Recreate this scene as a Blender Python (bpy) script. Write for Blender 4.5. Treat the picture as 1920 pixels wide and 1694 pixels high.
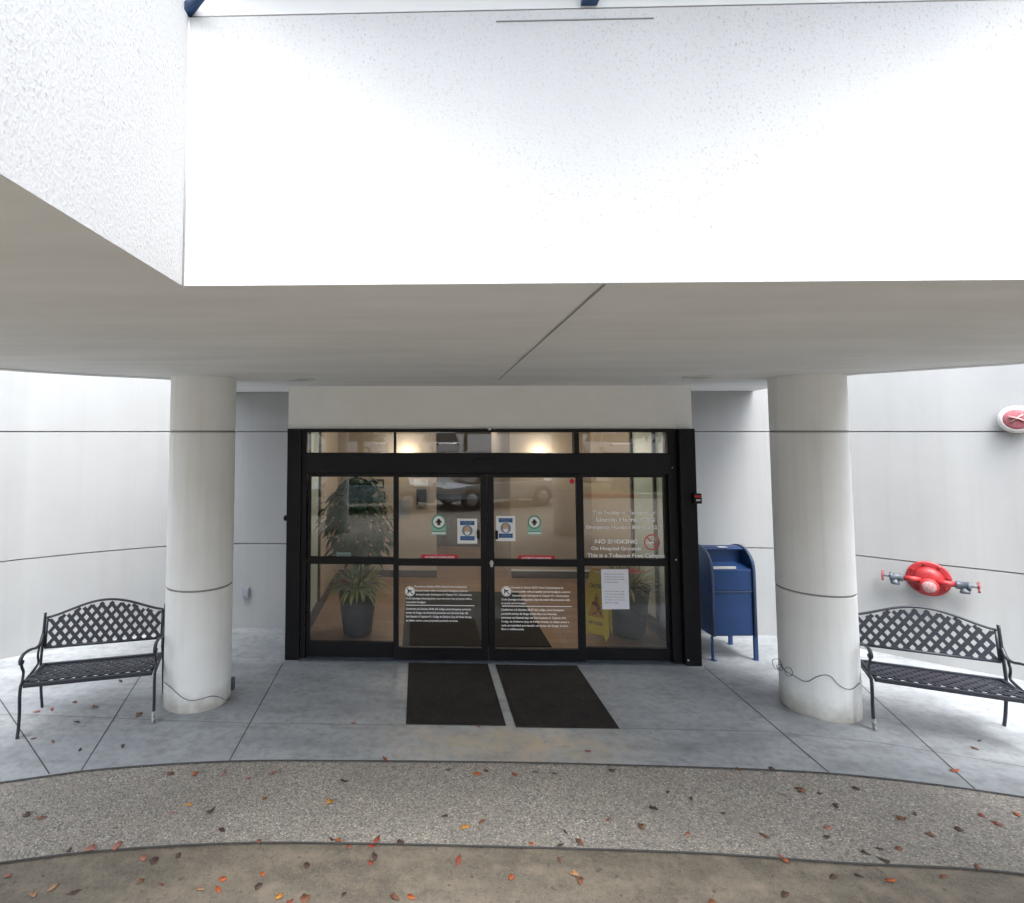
import bpy, bmesh, math, random
from mathutils import Vector, Matrix, noise
R = math.radians
random.seed(7)
SC = bpy.context.scene
COL = SC.collection
for o in list(bpy.data.objects): bpy.data.objects.remove(o)

# ------------------------------------------------------------------ camera
F, PX, PY, H = 1050.0, 755.0, 747.0, 2.52        # measured on the 1920 x 1694 photograph
PIT, YAW = R(3.43), R(1.64)
cd = bpy.data.cameras.new('camera'); cam = bpy.data.objects.new('camera', cd); COL.objects.link(cam)
cam.location = (0, 0, H); cam.rotation_euler = (R(90) + PIT, 0, YAW)
cd.sensor_width = 36; cd.lens = F / 1920 * 36
cd.shift_x = (960 - PX) / 1920; cd.shift_y = (PY - 847) / 1920
cd.clip_start = 0.05; cd.clip_end = 3000
SC.camera = cam

# ------------------------------------------------------------------ world, sun, exposure
SUN_EL, SUN_ROT = R(66), R(166)
w = bpy.data.worlds.new('World'); SC.world = w; w.use_nodes = True
nt = w.node_tree; bg = nt.nodes['Background']
sky = nt.nodes.new('ShaderNodeTexSky'); sky.sky_type = 'NISHITA'; sky.sun_disc = False
sky.sun_elevation = SUN_EL; sky.sun_rotation = SUN_ROT
sky.air_density = 1.0; sky.dust_density = 6.0; sky.ozone_density = 0.6
hs_ = nt.nodes.new('ShaderNodeHueSaturation'); hs_.inputs['Saturation'].default_value = 0.35
nt.links.new(sky.outputs[0], hs_.inputs['Color']); tn = nt.nodes.new('ShaderNodeMix'); tn.data_type = 'RGBA'; tn.blend_type = 'MULTIPLY'; tn.inputs[0].default_value = 1; tn.inputs[7].default_value = (0.955, 0.995, 1.035, 1)
nt.links.new(hs_.outputs[0], tn.inputs[6]); nt.links.new(tn.outputs[2], bg.inputs['Color'])
bg.inputs['Strength'].default_value = 0.15
sl = bpy.data.lights.new('sun', 'SUN'); so = bpy.data.objects.new('sun', sl); COL.objects.link(so)
sl.energy = 0.5; sl.angle = R(40); sl.color = (1.0, 0.985, 0.965)
sd = Vector((math.sin(SUN_ROT) * math.cos(SUN_EL), math.cos(SUN_ROT) * math.cos(SUN_EL), math.sin(SUN_EL)))
so.rotation_euler = sd.to_track_quat('Z', 'Y').to_euler(); so.location = (0, 0, 20)
SC.view_settings.view_transform = 'Standard'; SC.view_settings.look = 'None'
SC.view_settings.exposure = 2.36; SC.view_settings.gamma = 1
SC.render.engine = 'CYCLES'
SC.cycles.max_bounces = 14; SC.cycles.diffuse_bounces = 9; SC.cycles.glossy_bounces = 5; SC.cycles.transparent_max_bounces = 16
SC.cycles.use_denoising = True; SC.cycles.caustics_reflective = False

# ------------------------------------------------------------------ measuring helpers (pixel of the photograph -> place in the scene)
fw = Vector((-math.sin(YAW) * math.cos(PIT), math.cos(YAW) * math.cos(PIT), math.sin(PIT)))
rt = Vector((math.cos(YAW), math.sin(YAW), 0)); up = rt.cross(fw)
CAMP = Vector((0, 0, H))
def ray(x, y): return fw * F + rt * (x - PX) - up * (y - PY)
def onZ(x, y, z=0.0):
    d = ray(x, y); return CAMP + d * ((z - H) / d.z)
def onY(x, y, Y):
    d = ray(x, y); return CAMP + d * (Y / d.y)
def onCyl(x, y, cx, cy, r):
    d = ray(x, y); a = d.x**2 + d.y**2; b = -2 * (d.x * cx + d.y * cy); c = cx * cx + cy * cy - r * r
    q = b * b - 4 * a * c
    if q < 0: t = -b / (2 * a)
    else: t = (-b - math.sqrt(q)) / (2 * a)
    return CAMP + d * t

# ------------------------------------------------------------------ materials
class NT:
    def __init__(s, m): s.t = m.node_tree; s.b = s.t.nodes['Principled BSDF']
    def n(s, ty, **k):
        x = s.t.nodes.new(ty)
        for a, v in k.items():
            if a.startswith('i_'): x.inputs[a[2:].replace('_', ' ')].default_value = v
            else: setattr(x, a, v)
        return x
    def l(s, a, b): s.t.links.new(a, b)
def rgb(c): return (c[0], c[1], c[2], 1)
def base_mat(name, col, rough=0.6, metal=0.0, spec=0.5):
    m = bpy.data.materials.new(name); m.use_nodes = True; t = NT(m)
    t.b.inputs['Base Color'].default_value = rgb(col); t.b.inputs['Roughness'].default_value = rough
    t.b.inputs['Metallic'].default_value = metal
    t.b.inputs['Specular IOR Level'].default_value = spec
    return m, t
def coords(t, scale=(1, 1, 1)):
    g = t.n('ShaderNodeNewGeometry'); mp = t.n('ShaderNodeMapping'); mp.inputs['Scale'].default_value = scale
    t.l(g.outputs['Position'], mp.inputs['Vector']); return mp.outputs[0]
def nz(t, v, scale, detail=4, rough=0.6):
    n = t.n('ShaderNodeTexNoise'); n.inputs['Scale'].default_value = scale; n.inputs['Detail'].default_value = detail
    n.inputs['Roughness'].default_value = rough; t.l(v, n.inputs['Vector']); return n.outputs['Fac']
def ramp(t, f, stops):
    r = t.n('ShaderNodeValToRGB'); e = r.color_ramp.elements
    while len(e) < len(stops): e.new(0.5)
    for i, (p, c) in enumerate(stops): e[i].position = p; e[i].color = rgb(c) if hasattr(c, '__len__') else (c, c, c, 1)
    t.l(f, r.inputs[0]); return r.outputs[0]
def mixc(t, f, a, b, mode='MIX'):
    m = t.n('ShaderNodeMix', data_type='RGBA', blend_type=mode)
    if isinstance(f, (int, float)): m.inputs[0].default_value = f
    else: t.l(f, m.inputs[0])
    for v, i in ((a, 6), (b, 7)):
        if hasattr(v, 'default_value'): t.l(v, m.inputs[i])
        else: m.inputs[i].default_value = rgb(v)
    return m.outputs[2]
def bump(t, h, strength, dist=0.01):
    b = t.n('ShaderNodeBump'); b.inputs['Strength'].default_value = strength; b.inputs['Distance'].default_value = dist
    t.l(h, b.inputs['Height']); t.l(b.outputs[0], t.b.inputs['Normal'])
def setc(t, c): t.l(c, t.b.inputs['Base Color'])

def mottled(name, c1, c2, scale, rough=0.7, bscale=60, bstr=0.2, bd=0.004, stretch=(1, 1, 1), lo=0.35, hi=0.65, spec=0.5):
    m, t = base_mat(name, c1, rough, spec=spec); v = coords(t, stretch)
    setc(t, ramp(t, nz(t, v, scale, 6), [(lo, c1), (hi, c2)]))
    if bstr: bump(t, nz(t, coords(t), bscale, 3), bstr, bd)
    return m
M = {}
# rough dash stucco of the light well
m, t = base_mat('dash_stucco', (0.70, 0.70, 0.70), 0.85); v = coords(t, (1, 1, 0.8))
a = nz(t, v, 130, 3, 0.6); b_ = nz(t, coords(t), 2.2, 4); c_ = nz(t, v, 85, 2, 0.5)
pat = ramp(t, b_, [(0.35, 0.25), (0.68, 1.0)])
mk = t.n('ShaderNodeMath', operation='MULTIPLY'); t.l(ramp(t, a, [(0.50, 0.0), (0.68, 1.0)]), mk.inputs[0]); t.l(pat, mk.inputs[1])
m2 = t.n('ShaderNodeMath', operation='MULTIPLY'); t.l(ramp(t, c_, [(0.50, 0.0), (0.60, 1.0)]), m2.inputs[0]); t.l(mk.outputs[0], m2.inputs[1])
cc = mixc(t, ramp(t, nz(t, coords(t, (3, 3, 0.5)), 1.3, 5), [(0.40, 0.0), (0.75, 0.35)]), (0.62, 0.622, 0.622), (0.56, 0.562, 0.564))
setc(t, mixc(t, m2.outputs[0], cc, (0.36, 0.365, 0.37)))
hh = t.n('ShaderNodeMath', operation='ADD'); t.l(a, hh.inputs[0]); t.l(c_, hh.inputs[1])
bump(t, hh.outputs[0], 0.40, 0.003); M['dash'] = m
# smooth stucco of the curved walls: vertical rain streaks and blotches
def wallmat(name, c1, c2, streak):
    m, t = base_mat(name, c1, 0.8); v = coords(t)
    c = ramp(t, nz(t, v, 1.3, 6), [(0.35, c1), (0.7, c2)])
    st = ramp(t, nz(t, coords(t, (9, 9, 0.35)), 1.0, 5), [(0.50, 0.0), (0.80, 0.6)])
    setc(t, mixc(t, st, c, streak)); bump(t, nz(t, v, 90, 3), 0.14, 0.004); return m
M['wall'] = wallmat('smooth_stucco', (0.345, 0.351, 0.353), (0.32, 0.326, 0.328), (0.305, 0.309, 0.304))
M['column'] = None
m, t = base_mat('column_stucco', (0.58, 0.56, 0.52), 0.85); v = coords(t)
c = ramp(t, nz(t, v, 1.6, 6), [(0.3, (0.82, 0.83, 0.825)), (0.7, (0.75, 0.755, 0.74))])
st = ramp(t, nz(t, coords(t, (11, 11, 0.5)), 1.0, 5), [(0.5, 0.0), (0.85, 0.5)])
c = mixc(t, st, c, (0.62, 0.605, 0.57))
# splash dirt in the lowest hand's breadth
g = t.n('ShaderNodeNewGeometry'); sx = t.n('ShaderNodeSeparateXYZ'); t.l(g.outputs['Position'], sx.inputs[0])
ad = t.n('ShaderNodeMath', operation='ADD'); t.l(sx.outputs[2], ad.inputs[0])
nm = t.n('ShaderNodeMath', operation='MULTIPLY'); t.l(nz(t, v, 9, 5), nm.inputs[0]); nm.inputs[1].default_value = 0.22; t.l(nm.outputs[0], ad.inputs[1])
c = mixc(t, ramp(t, ad.outputs[0], [(0.11, 0.75), (0.30, 0.0)]), c, (0.30, 0.27, 0.22))
setc(t, c); bump(t, nz(t, v, 70, 3), 0.25, 0.004); M['column'] = m
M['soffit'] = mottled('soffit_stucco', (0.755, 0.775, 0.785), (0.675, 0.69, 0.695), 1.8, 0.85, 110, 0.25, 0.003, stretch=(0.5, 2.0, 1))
M['header'] = mottled('header_stucco', (0.89, 0.885, 0.865), (0.85, 0.84, 0.82), 2.5, 0.85, 70, 0.3, 0.004)
M['reveal'] = base_mat('dark_reveal', (0.26, 0.26, 0.255), 0.9)[0]
M['joint'] = base_mat('sealant_joint', (0.07, 0.07, 0.07), 0.9)[0]
# trowelled grey concrete
m, t = base_mat('trowelled_concrete', (0.2, 0.2, 0.21), 0.55); v = coords(t)
c = ramp(t, nz(t, coords(t, (0.6, 1.6, 1)), 1.7, 7, 0.65), [(0.28, (0.21, 0.226, 0.24)), (0.5, (0.30, 0.318, 0.334)), (0.75, (0.38, 0.396, 0.41))])
c = mixc(t, ramp(t, nz(t, v, 14, 5), [(0.45, 0.0), (0.75, 0.5)]), c, (0.14, 0.145, 0.145))
c = mixc(t, ramp(t, nz(t, coords(t, (0.8, 1.3, 1)), 4.5, 8, 0.7), [(0.52, 0.0), (0.66, 0.4)]), c, (0.12, 0.118, 0.11))
c = mixc(t, ramp(t, nz(t, v, 26, 2, 0.4), [(0.72, 0.0), (0.76, 0.6)]), c, (0.06, 0.06, 0.058))
# tan wear where people step off the mats
vd = t.n('ShaderNodeVectorMath', operation='DISTANCE'); mp = t.n('ShaderNodeMapping'); mp.inputs['Scale'].default_value = (0.32, 1.0, 1); 
g = t.n('ShaderNodeNewGeometry'); t.l(g.outputs['Position'], mp.inputs['Vector']); t.l(mp.outputs[0], vd.inputs[0]); vd.inputs[1].default_value = (0.75 * 0.32, 4.72, 0)
nn = t.n('ShaderNodeMath', operation='MULTIPLY'); t.l(ramp(t, vd.outputs['Value'], [(0.08, 1.0), (0.42, 0.0)]), nn.inputs[0]); t.l(ramp(t, nz(t, v, 5, 6, 0.7), [(0.38, 0.0), (0.58, 0.9)]), nn.inputs[1])
c = mixc(t, nn.outputs[0], c, (0.42, 0.34, 0.24))
setc(t, c)
t.l(ramp(t, nz(t, v, 3, 5), [(0.3, 0.34), (0.7, 0.6)]), t.b.inputs['Roughness']); bump(t, nz(t, v, 60, 4), 0.12, 0.003); M['concrete'] = m
# exposed aggregate
m, t = base_mat('exposed_aggregate', (0.2, 0.2, 0.2), 0.8); v = coords(t)
vo = t.n('ShaderNodeTexVoronoi'); vo.inputs['Scale'].default_value = 85; t.l(v, vo.inputs['Vector'])
sc = t.n('ShaderNodeSeparateColor'); t.l(vo.outputs['Color'], sc.inputs[0])
c = ramp(t, sc.outputs[0], [(0.0, (0.09, 0.088, 0.085)), (0.18, (0.18, 0.178, 0.172)), (0.36, (0.32, 0.29, 0.245)), (0.6, (0.40, 0.37, 0.32)), (0.82, (0.31, 0.25, 0.19)), (1.0, (0.58, 0.55, 0.49))])
c = mixc(t, ramp(t, vo.outputs['Distance'], [(0.35, 0.0), (0.6, 0.75)]), c, (0.19, 0.178, 0.16))
c = mixc(t, ramp(t, nz(t, v, 1.6, 5), [(0.35, 0.0), (0.75, 0.5)]), c, (0.17, 0.156, 0.135), 'MIX')
setc(t, c); inv = t.n('ShaderNodeMath', operation='SUBTRACT'); inv.inputs[0].default_value = 1; t.l(vo.outputs['Distance'], inv.inputs[1]); bump(t, inv.outputs[0], 0.5, 0.006); M['aggregate'] = m
m, t = base_mat('broomed_driveway', (0.2, 0.17, 0.13), 0.7); v = coords(t)
c = ramp(t, nz(t, coords(t, (0.7, 1.6, 1)), 1.9, 7, 0.65), [(0.32, (0.085, 0.070, 0.052)), (0.5, (0.14, 0.120, 0.092)), (0.68, (0.215, 0.180, 0.135))])
c = mixc(t, ramp(t, nz(t, v, 45, 3), [(0.50, 0.0), (0.70, 0.6)]), c, (0.07, 0.06, 0.05))
c = mixc(t, ramp(t, nz(t, v, 6.5, 7, 0.7), [(0.50, 0.0), (0.66, 0.55)]), c, (0.26, 0.215, 0.16))
c = mixc(t, ramp(t, nz(t, v, 150, 2, 0.5), [(0.56, 0.0), (0.68, 0.5)]), c, (0.30, 0.27, 0.23))
c = mixc(t, ramp(t, nz(t, v, 22, 2, 0.4), [(0.70, 0.0), (0.74, 0.7)]), c, (0.05, 0.04, 0.035))
setc(t, c); bump(t, nz(t, v, 90, 4), 0.2, 0.003); M['drive'] = m
M['asphalt'] = mottled('asphalt', (0.14, 0.14, 0.14), (0.20, 0.20, 0.197), 0.5, 0.85, 60, 0.2)
M['grass'] = mottled('mown_grass', (0.05, 0.075, 0.022), (0.12, 0.13, 0.05), 3, 0.9, 80, 0.5, 0.02)
M['kerb'] = mottled('kerb_concrete', (0.36, 0.35, 0.33), (0.28, 0.27, 0.25), 4, 0.8)
def metal(name, c, rough=0.4, metal_=0.0, spec=0.5, b=0.05):
    m, t = base_mat(name, c, rough, metal_, spec); v = coords(t)
    t.l(ramp(t, nz(t, v, 12, 5), [(0.3, rough * 0.8), (0.7, min(1, rough * 1.3))]), t.b.inputs['Roughness'])
    if b: bump(t, nz(t, v, 150, 2), b, 0.001)
    return m
M['frame'] = metal('black_anodised', (0.0065, 0.0065, 0.008), 0.42, 0.0, 0.22)
M['bench'] = metal('cast_aluminium_black', (0.022, 0.025, 0.036), 0.42, 0.0, 0.5, 0.2)
M['footwhite'] = mottled('worn_bare_metal', (0.55, 0.55, 0.52), (0.1, 0.1, 0.1), 40, 0.5)
M['mailblue'] = mottled('blue_enamel', (0.009, 0.040, 0.130), (0.015, 0.050, 0.155), 4, 0.36, 120, 0.05, 0.001)
M['mailedge'] = metal('weathered_blue', (0.03, 0.055, 0.115), 0.4)
M['dark'] = base_mat('dark_void', (0.006, 0.006, 0.010), 0.8)[0]
M['red'] = mottled('red_enamel', (0.38, 0.022, 0.026), (0.25, 0.014, 0.018), 9, 0.5, 100, 0.1, 0.002)
M['redwheel'] = mottled('worn_red_iron', (0.34, 0.07, 0.08), (0.24, 0.05, 0.06), 20, 0.5, 100, 0.2, 0.002)
M['iron'] = mottled('grey_iron', (0.085, 0.105, 0.13), (0.05, 0.06, 0.075), 12, 0.45, 90, 0.2, 0.002)
M['faded'] = mottled('faded_red_paint', (0.36, 0.12, 0.14), (0.26, 0.07, 0.09), 25, 0.6)
M['plaque'] = mottled('cast_plaque', (0.42, 0.30, 0.29), (0.30, 0.10, 0.11), 50, 0.5)
M['white'] = metal('white_paint', (0.75, 0.75, 0.74), 0.5)
M['offwhite'] = metal('offwhite_plastic', (0.6, 0.6, 0.58), 0.45)
M['skyblue'] = metal('blue_steel', (0.035, 0.085, 0.20), 0.45)
M['bluegrey'] = metal('grey_plastic', (0.27, 0.29, 0.32), 0.5)
M['vinyl'] = base_mat('white_vinyl', (0.92, 0.92, 0.92), 0.6)[0]
M['vblack'] = base_mat('black_print', (0.015, 0.015, 0.015), 0.6)[0]
M['vgrey'] = base_mat('grey_print', (0.22, 0.22, 0.25), 0.7)[0]
M['vred'] = base_mat('red_print', (0.62, 0.025, 0.05), 0.6)[0]
M['vpink'] = base_mat('red_ring_print', (0.55, 0.10, 0.14), 0.6)[0]
M['vblue'] = base_mat('blue_print', (0.03, 0.12, 0.33), 0.6)[0]
M['vblue2'] = base_mat('pale_blue_print', (0.20, 0.27, 0.38), 0.6)[0]
M['vgreen'] = base_mat('green_print', (0.08, 0.30, 0.16), 0.6)[0]
M['vmint'] = base_mat('mint_print', (0.32, 0.55, 0.48), 0.6)[0]
M['vskin'] = base_mat('tan_print', (0.62, 0.42, 0.24), 0.6)[0]
M['paper'] = base_mat('paper', (0.72, 0.72, 0.78), 0.8)[0]
M['yellow'] = mottled('yellow_plastic', (0.62, 0.46, 0.02), (0.52, 0.38, 0.02), 6, 0.45, 60, 0.03)
M['vorange'] = base_mat('orange_print', (0.50, 0.22, 0.02), 0.6)[0]
m, t = base_mat('ribbed_rubber', (0.016, 0.015, 0.015), 0.85, spec=0.25); v = coords(t)
wv = t.n('ShaderNodeTexWave', wave_type='BANDS', bands_direction='X'); wv.inputs['Scale'].default_value = 28; t.l(v, wv.inputs['Vector'])
c = ramp(t, nz(t, v, 5, 7, 0.7), [(0.35, (0.012, 0.011, 0.011)), (0.7, (0.024, 0.021, 0.019))])
c = mixc(t, ramp(t, nz(t, v, 120, 2), [(0.62, 0.0), (0.72, 0.6)]), c, (0.15, 0.12, 0.10))
setc(t, c); bump(t, wv.outputs['Fac'], 0.4, 0.004); M['rubber'] = m
# plank floor
m, t = base_mat('plank_floor', (0.2, 0.12, 0.07), 0.42); v = coords(t)
br = t.n('ShaderNodeTexBrick'); br.inputs['Scale'].default_value = 1; br.inputs['Brick Width'].default_value = 1.2; br.inputs['Row Height'].default_value = 0.15
br.inputs['Mortar Size'].default_value = 0.003; br.inputs['Color1'].default_value = rgb((0.34, 0.21, 0.12)); br.inputs['Color2'].default_value = rgb((0.24, 0.14, 0.08)); br.inputs['Mortar'].default_value = rgb((0.05, 0.03, 0.02))
t.l(v, br.inputs['Vector']); gr = nz(t, coords(t, (1.2, 22, 1)), 2, 6)
setc(t, mixc(t, ramp(t, gr, [(0.35, 0.0), (0.7, 0.55)]), br.outputs['Color'], (0.16, 0.095, 0.055))); M['planks'] = m
M['beige'] = mottled('beige_interior_paint', (0.42, 0.35, 0.275), (0.38, 0.32, 0.255), 2, 0.8, 60, 0.05)
M['beige_far'] = mottled('hall_paint', (0.46, 0.40, 0.32), (0.42, 0.36, 0.29), 2, 0.8, 60, 0.05)
M['frosted'] = mottled('pale_green_panel', (0.52, 0.60, 0.54), (0.46, 0.54, 0.48), 3, 0.35, 60, 0.02)
M['base'] = base_mat('dark_baseboard', (0.035, 0.03, 0.028), 0.5)[0]
M['desk'] = mottled('dark_laminate', (0.03, 0.022, 0.018), (0.05, 0.035, 0.028), 5, 0.35)
M['pot'] = mottled('charcoal_resin', (0.022, 0.022, 0.026), (0.014, 0.014, 0.017), 12, 0.55, 60, 0.15)
M['potbrown'] = mottled('dark_olive_resin', (0.026, 0.025, 0.018), (0.016, 0.015, 0.011), 12, 0.5, 60, 0.15)
M['soil'] = mottled('potting_bark', (0.04, 0.025, 0.015), (0.09, 0.05, 0.03), 60, 0.9)
def leafmat(name, cols, rough=0.45, trans=0.15):
    m, t = base_mat(name, cols[0], rough)
    oi = t.n('ShaderNodeNewGeometry')
    st = [(i / (len(cols) - 1 + 1e-6), c) for i, c in enumerate(cols)]
    setc(t, ramp(t, oi.outputs['Random Per Island'], st)); t.b.inputs['Specular IOR Level'].default_value = 0.25
    return m
M['leaf_dark'] = leafmat('glossy_dark_leaf', [(0.010, 0.048, 0.016), (0.020, 0.09, 0.028), (0.05, 0.15, 0.045)], 0.6)
M['leaf_croton'] = leafmat('croton_leaf', [(0.16, 0.22, 0.04), (0.48, 0.46, 0.14), (0.09, 0.17, 0.04), (0.55, 0.50, 0.2), (0.12, 0.2, 0.04)])
M['leaf_red'] = leafmat('red_bromeliad_leaf', [(0.45, 0.03, 0.05), (0.30, 0.02, 0.03)])
M['leaf_sword'] = leafmat('sword_leaf', [(0.38, 0.34, 0.12), (0.20, 0.22, 0.07), (0.14, 0.17, 0.06), (0.42, 0.38, 0.18)])
M['tree_leaf'] = leafmat('tree_leaf', [(0.035, 0.07, 0.02), (0.06, 0.10, 0.03), (0.10, 0.12, 0.04)], 0.6)
M['tree_gold'] = leafmat('autumn_tree_leaf', [(0.18, 0.13, 0.05), (0.12, 0.10, 0.05), (0.22, 0.17, 0.09)], 0.6)
M['bark'] = mottled('bark', (0.12, 0.09, 0.07), (0.07, 0.055, 0.045), 12, 0.9, 30, 0.6, 0.02)
def dl(name, c1, c2):
    return mottled(name, c1, c2, 60, 0.6, 200, 0.4, 0.002)
M['l_red'] = dl('red_leaf', (0.32, 0.065, 0.035), (0.22, 0.045, 0.025))
M['l_orange'] = dl('orange_leaf', (0.46, 0.12, 0.03), (0.32, 0.075, 0.02))
M['l_yellow'] = dl('yellow_leaf', (0.55, 0.27, 0.05), (0.42, 0.18, 0.035))
M['l_brown'] = dl('brown_leaf', (0.16, 0.065, 0.035), (0.22, 0.095, 0.05))
M['l_dark'] = dl('dark_leaf', (0.05, 0.028, 0.022), (0.085, 0.042, 0.03))
M['l_tan'] = dl('tan_leaf', (0.42, 0.24, 0.12), (0.34, 0.18, 0.10))
M['l_pink'] = dl('faded_leaf', (0.36, 0.15, 0.11), (0.28, 0.11, 0.08))
# thin glass: clear with a real reflection at its face
def glassmat(name, tint, refl=1.0, ior=1.5):
    m = bpy.data.materials.new(name); m.use_nodes = True; tr = m.node_tree; tr.nodes.clear()
    o = tr.nodes.new('ShaderNodeOutputMaterial'); mx = tr.nodes.new('ShaderNodeMixShader')
    fr = tr.nodes.new('ShaderNodeFresnel'); fr.inputs['IOR'].default_value = ior
    a = tr.nodes.new('ShaderNodeBsdfTransparent'); a.inputs['Color'].default_value = rgb(tint)
    g = tr.nodes.new('ShaderNodeBsdfGlossy'); g.inputs['Roughness'].default_value = 0.0; g.inputs['Color'].default_value = (refl, refl, refl, 1)
    tr.links.new(fr.outputs[0], mx.inputs[0]); tr.links.new(a.outputs[0], mx.inputs[1]); tr.links.new(g.outputs[0], mx.inputs[2]); tr.links.new(mx.outputs[0], o.inputs[0])
    return m
M['glass'] = glassmat('door_glass', (0.93, 0.95, 0.94), 1.0, 1.80)
M['skyglass'] = glassmat('skylight_glass', (0.95, 0.96, 0.97), 0.9, 1.45)
M['carglass'] = base_mat('car_glass', (0.02, 0.025, 0.03), 0.05)[0]
M['tyre'] = base_mat('tyre', (0.02, 0.02, 0.02), 0.8)[0]
M['rim'] = base_mat('rim', (0.5, 0.5, 0.5), 0.3, 0.9)[0]
def carpaint(n, c):
    m, t = base_mat(n, c, 0.25); t.b.inputs['Coat Weight'].default_value = 0.8; return m
M['carwhite'] = carpaint('white_car_paint', (0.7, 0.7, 0.72)); M['carsilver'] = carpaint('silver_blue_car_paint', (0.26, 0.32, 0.38)); M['cardark'] = carpaint('dark_car_paint', (0.04, 0.05, 0.07)); M['carred'] = carpaint('maroon_car_paint', (0.2, 0.03, 0.03))
def emis(name, c, s):
    m, t = base_mat(name, (0.8, 0.8, 0.8)); t.b.inputs['Emission Color'].default_value = rgb(c); t.b.inputs['Emission Strength'].default_value = s; return m
M['lamp'] = emis('lit_diffuser', (1.0, 0.88, 0.72), 0.9)
M['fill_glow'] = emis('added_fill_panel', (1.0, 0.90, 0.76), 3.6)  # glow of the unseen fill panels added over lobby and hall
M['led'] = base_mat('red_lens', (0.40, 0.03, 0.03), 0.3)[0]

# ------------------------------------------------------------------ mesh builder
def wmat(o):
    m = Matrix.LocRotScale(o.location, o.rotation_euler, o.scale)
    return wmat(o.parent) @ m if o.parent else m
class MB:
    def __init__(s): s.bm = bmesh.new()
    def face(s, pts, mi=0):
        try:
            f = s.bm.faces.new([s.bm.verts.new(Vector(p)) for p in pts]); f.material_index = mi; return f
        except ValueError: return None
    def box(s, x0, x1, y0, y1, z0, z1, mi=0, mat=None):
        v = [Vector((x, y, z)) for z in (z0, z1) for y in (y0, y1) for x in (x0, x1)]
        if mat: v = [mat @ p for p in v]
        v = [s.bm.verts.new(p) for p in v]
        for q in ((0, 2, 3, 1), (4, 5, 7, 6), (0, 1, 5, 4), (2, 6, 7, 3), (0, 4, 6, 2), (1, 3, 7, 5)):
            f = s.bm.faces.new([v[i] for i in q]); f.material_index = mi
        return s
    def rings(s, rings, cap=True, mi=0, close=False):
        vs = [[s.bm.verts.new(p) for p in r] for r in rings]; n = len(vs[0]); m = len(vs)
        for i in range(m if close else m - 1):
            a, b = vs[i], vs[(i + 1) % m]
            for j in range(n):
                f = s.bm.faces.new((a[j], a[(j + 1) % n], b[(j + 1) % n], b[j])); f.material_index = mi; f.smooth = True
        if cap and not close:
            for r, rev in ((vs[0], True), (vs[-1], False)):
                f = s.bm.faces.new(list(reversed(r)) if rev else r); f.material_index = mi
        return s
    def tube(s, pts, r, n=8, close=False, mi=0, sq=None):
        pts = [Vector(p) for p in pts]; rr = []
        m = len(pts); u = None
        for i, p in enumerate(pts):
            if close: d = pts[(i + 1) % m] - pts[i - 1]
            else: d = pts[min(i + 1, m - 1)] - pts[max(i - 1, 0)]
            d.normalize()
            if u is None:
                u = d.orthogonal().normalized()
                if sq is not None:
                    u = (Vector(sq) - d * Vector(sq).dot(d)).normalized()
            u = (u - d * u.dot(d)).normalized(); wv = d.cross(u)
            rad = r[i] if isinstance(r, list) else r
            if isinstance(rad, tuple): ra, rb = rad
            else: ra = rb = rad
            if n == 4: rr.append([p + u * a * ra + wv * b * rb for a, b in ((1, 1), (-1, 1), (-1, -1), (1, -1))])
            else: rr.append([p + u * math.cos(2 * math.pi * k / n) * ra + wv * math.sin(2 * math.pi * k / n) * rb for k in range(n)])
        return s.rings(rr, True, mi, close)
    def lathe(s, prof, n=48, c=(0, 0, 0), axis=None, mi=0):
        c = Vector(c); q = Matrix.Identity(3)
        if axis is not None: q = Vector(axis).to_track_quat('Z', 'Y').to_matrix()
        rr = [[c + q @ Vector((r * math.cos(2 * math.pi * k / n), r * math.sin(2 * math.pi * k / n), z)) for k in range(n)] for r, z in prof]
        return s.rings(rr, True, mi)
    def prism(s, poly, z0, z1, mi=0, f=None):
        # poly: list of (x,y); f maps (x,y,z)->Vector
        f = f or (lambda x, y, z: Vector((x, y, z)))
        a = [s.bm.verts.new(f(x, y, z0)) for x, y in poly]; b = [s.bm.verts.new(f(x, y, z1)) for x, y in poly]
        n = len(poly)
        for i in range(n):
            q = s.bm.faces.new((a[i], a[(i + 1) % n], b[(i + 1) % n], b[i])); q.material_index = mi
        for r in (list(reversed(a)), b):
            q = s.bm.faces.new(r); q.material_index = mi
        return s
    def build(s, name, mats, parent=None, local=False, bevel=0, smooth=None, seg=2, keep=False):
        bmesh.ops.recalc_face_normals(s.bm, faces=s.bm.faces[:])
        me = bpy.data.meshes.new(name); s.bm.to_mesh(me); s.bm.free()
        if not isinstance(mats, (list, tuple)): mats = [mats]
        for m in mats: me.materials.append(m)
        o = bpy.data.objects.new(name, me); COL.objects.link(o)
        if parent:
            o.parent = parent
            if not local: me.transform(wmat(parent).inverted())
        elif not keep:
            xs = [v.co for v in me.vertices]
            if xs:
                c = Vector(((min(p.x for p in xs) + max(p.x for p in xs)) / 2, (min(p.y for p in xs) + max(p.y for p in xs)) / 2, min(p.z for p in xs)))
                me.transform(Matrix.Translation(-c)); o.location = c
        if smooth is not None:
            for p in me.polygons: p.use_smooth = smooth
        if bevel:
            b = o.modifiers.new('bevel', 'BEVEL'); b.width = bevel; b.segments = seg; b.limit_method = 'ANGLE'; b.angle_limit = R(40); b.harden_normals = False
        return o
def tag(o, label=None, cat=None, group=None, kind=None):
    if label: o['label'] = label
    if cat: o['category'] = cat
    if group: o['group'] = group
    if kind: o['kind'] = kind
    return o
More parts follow.
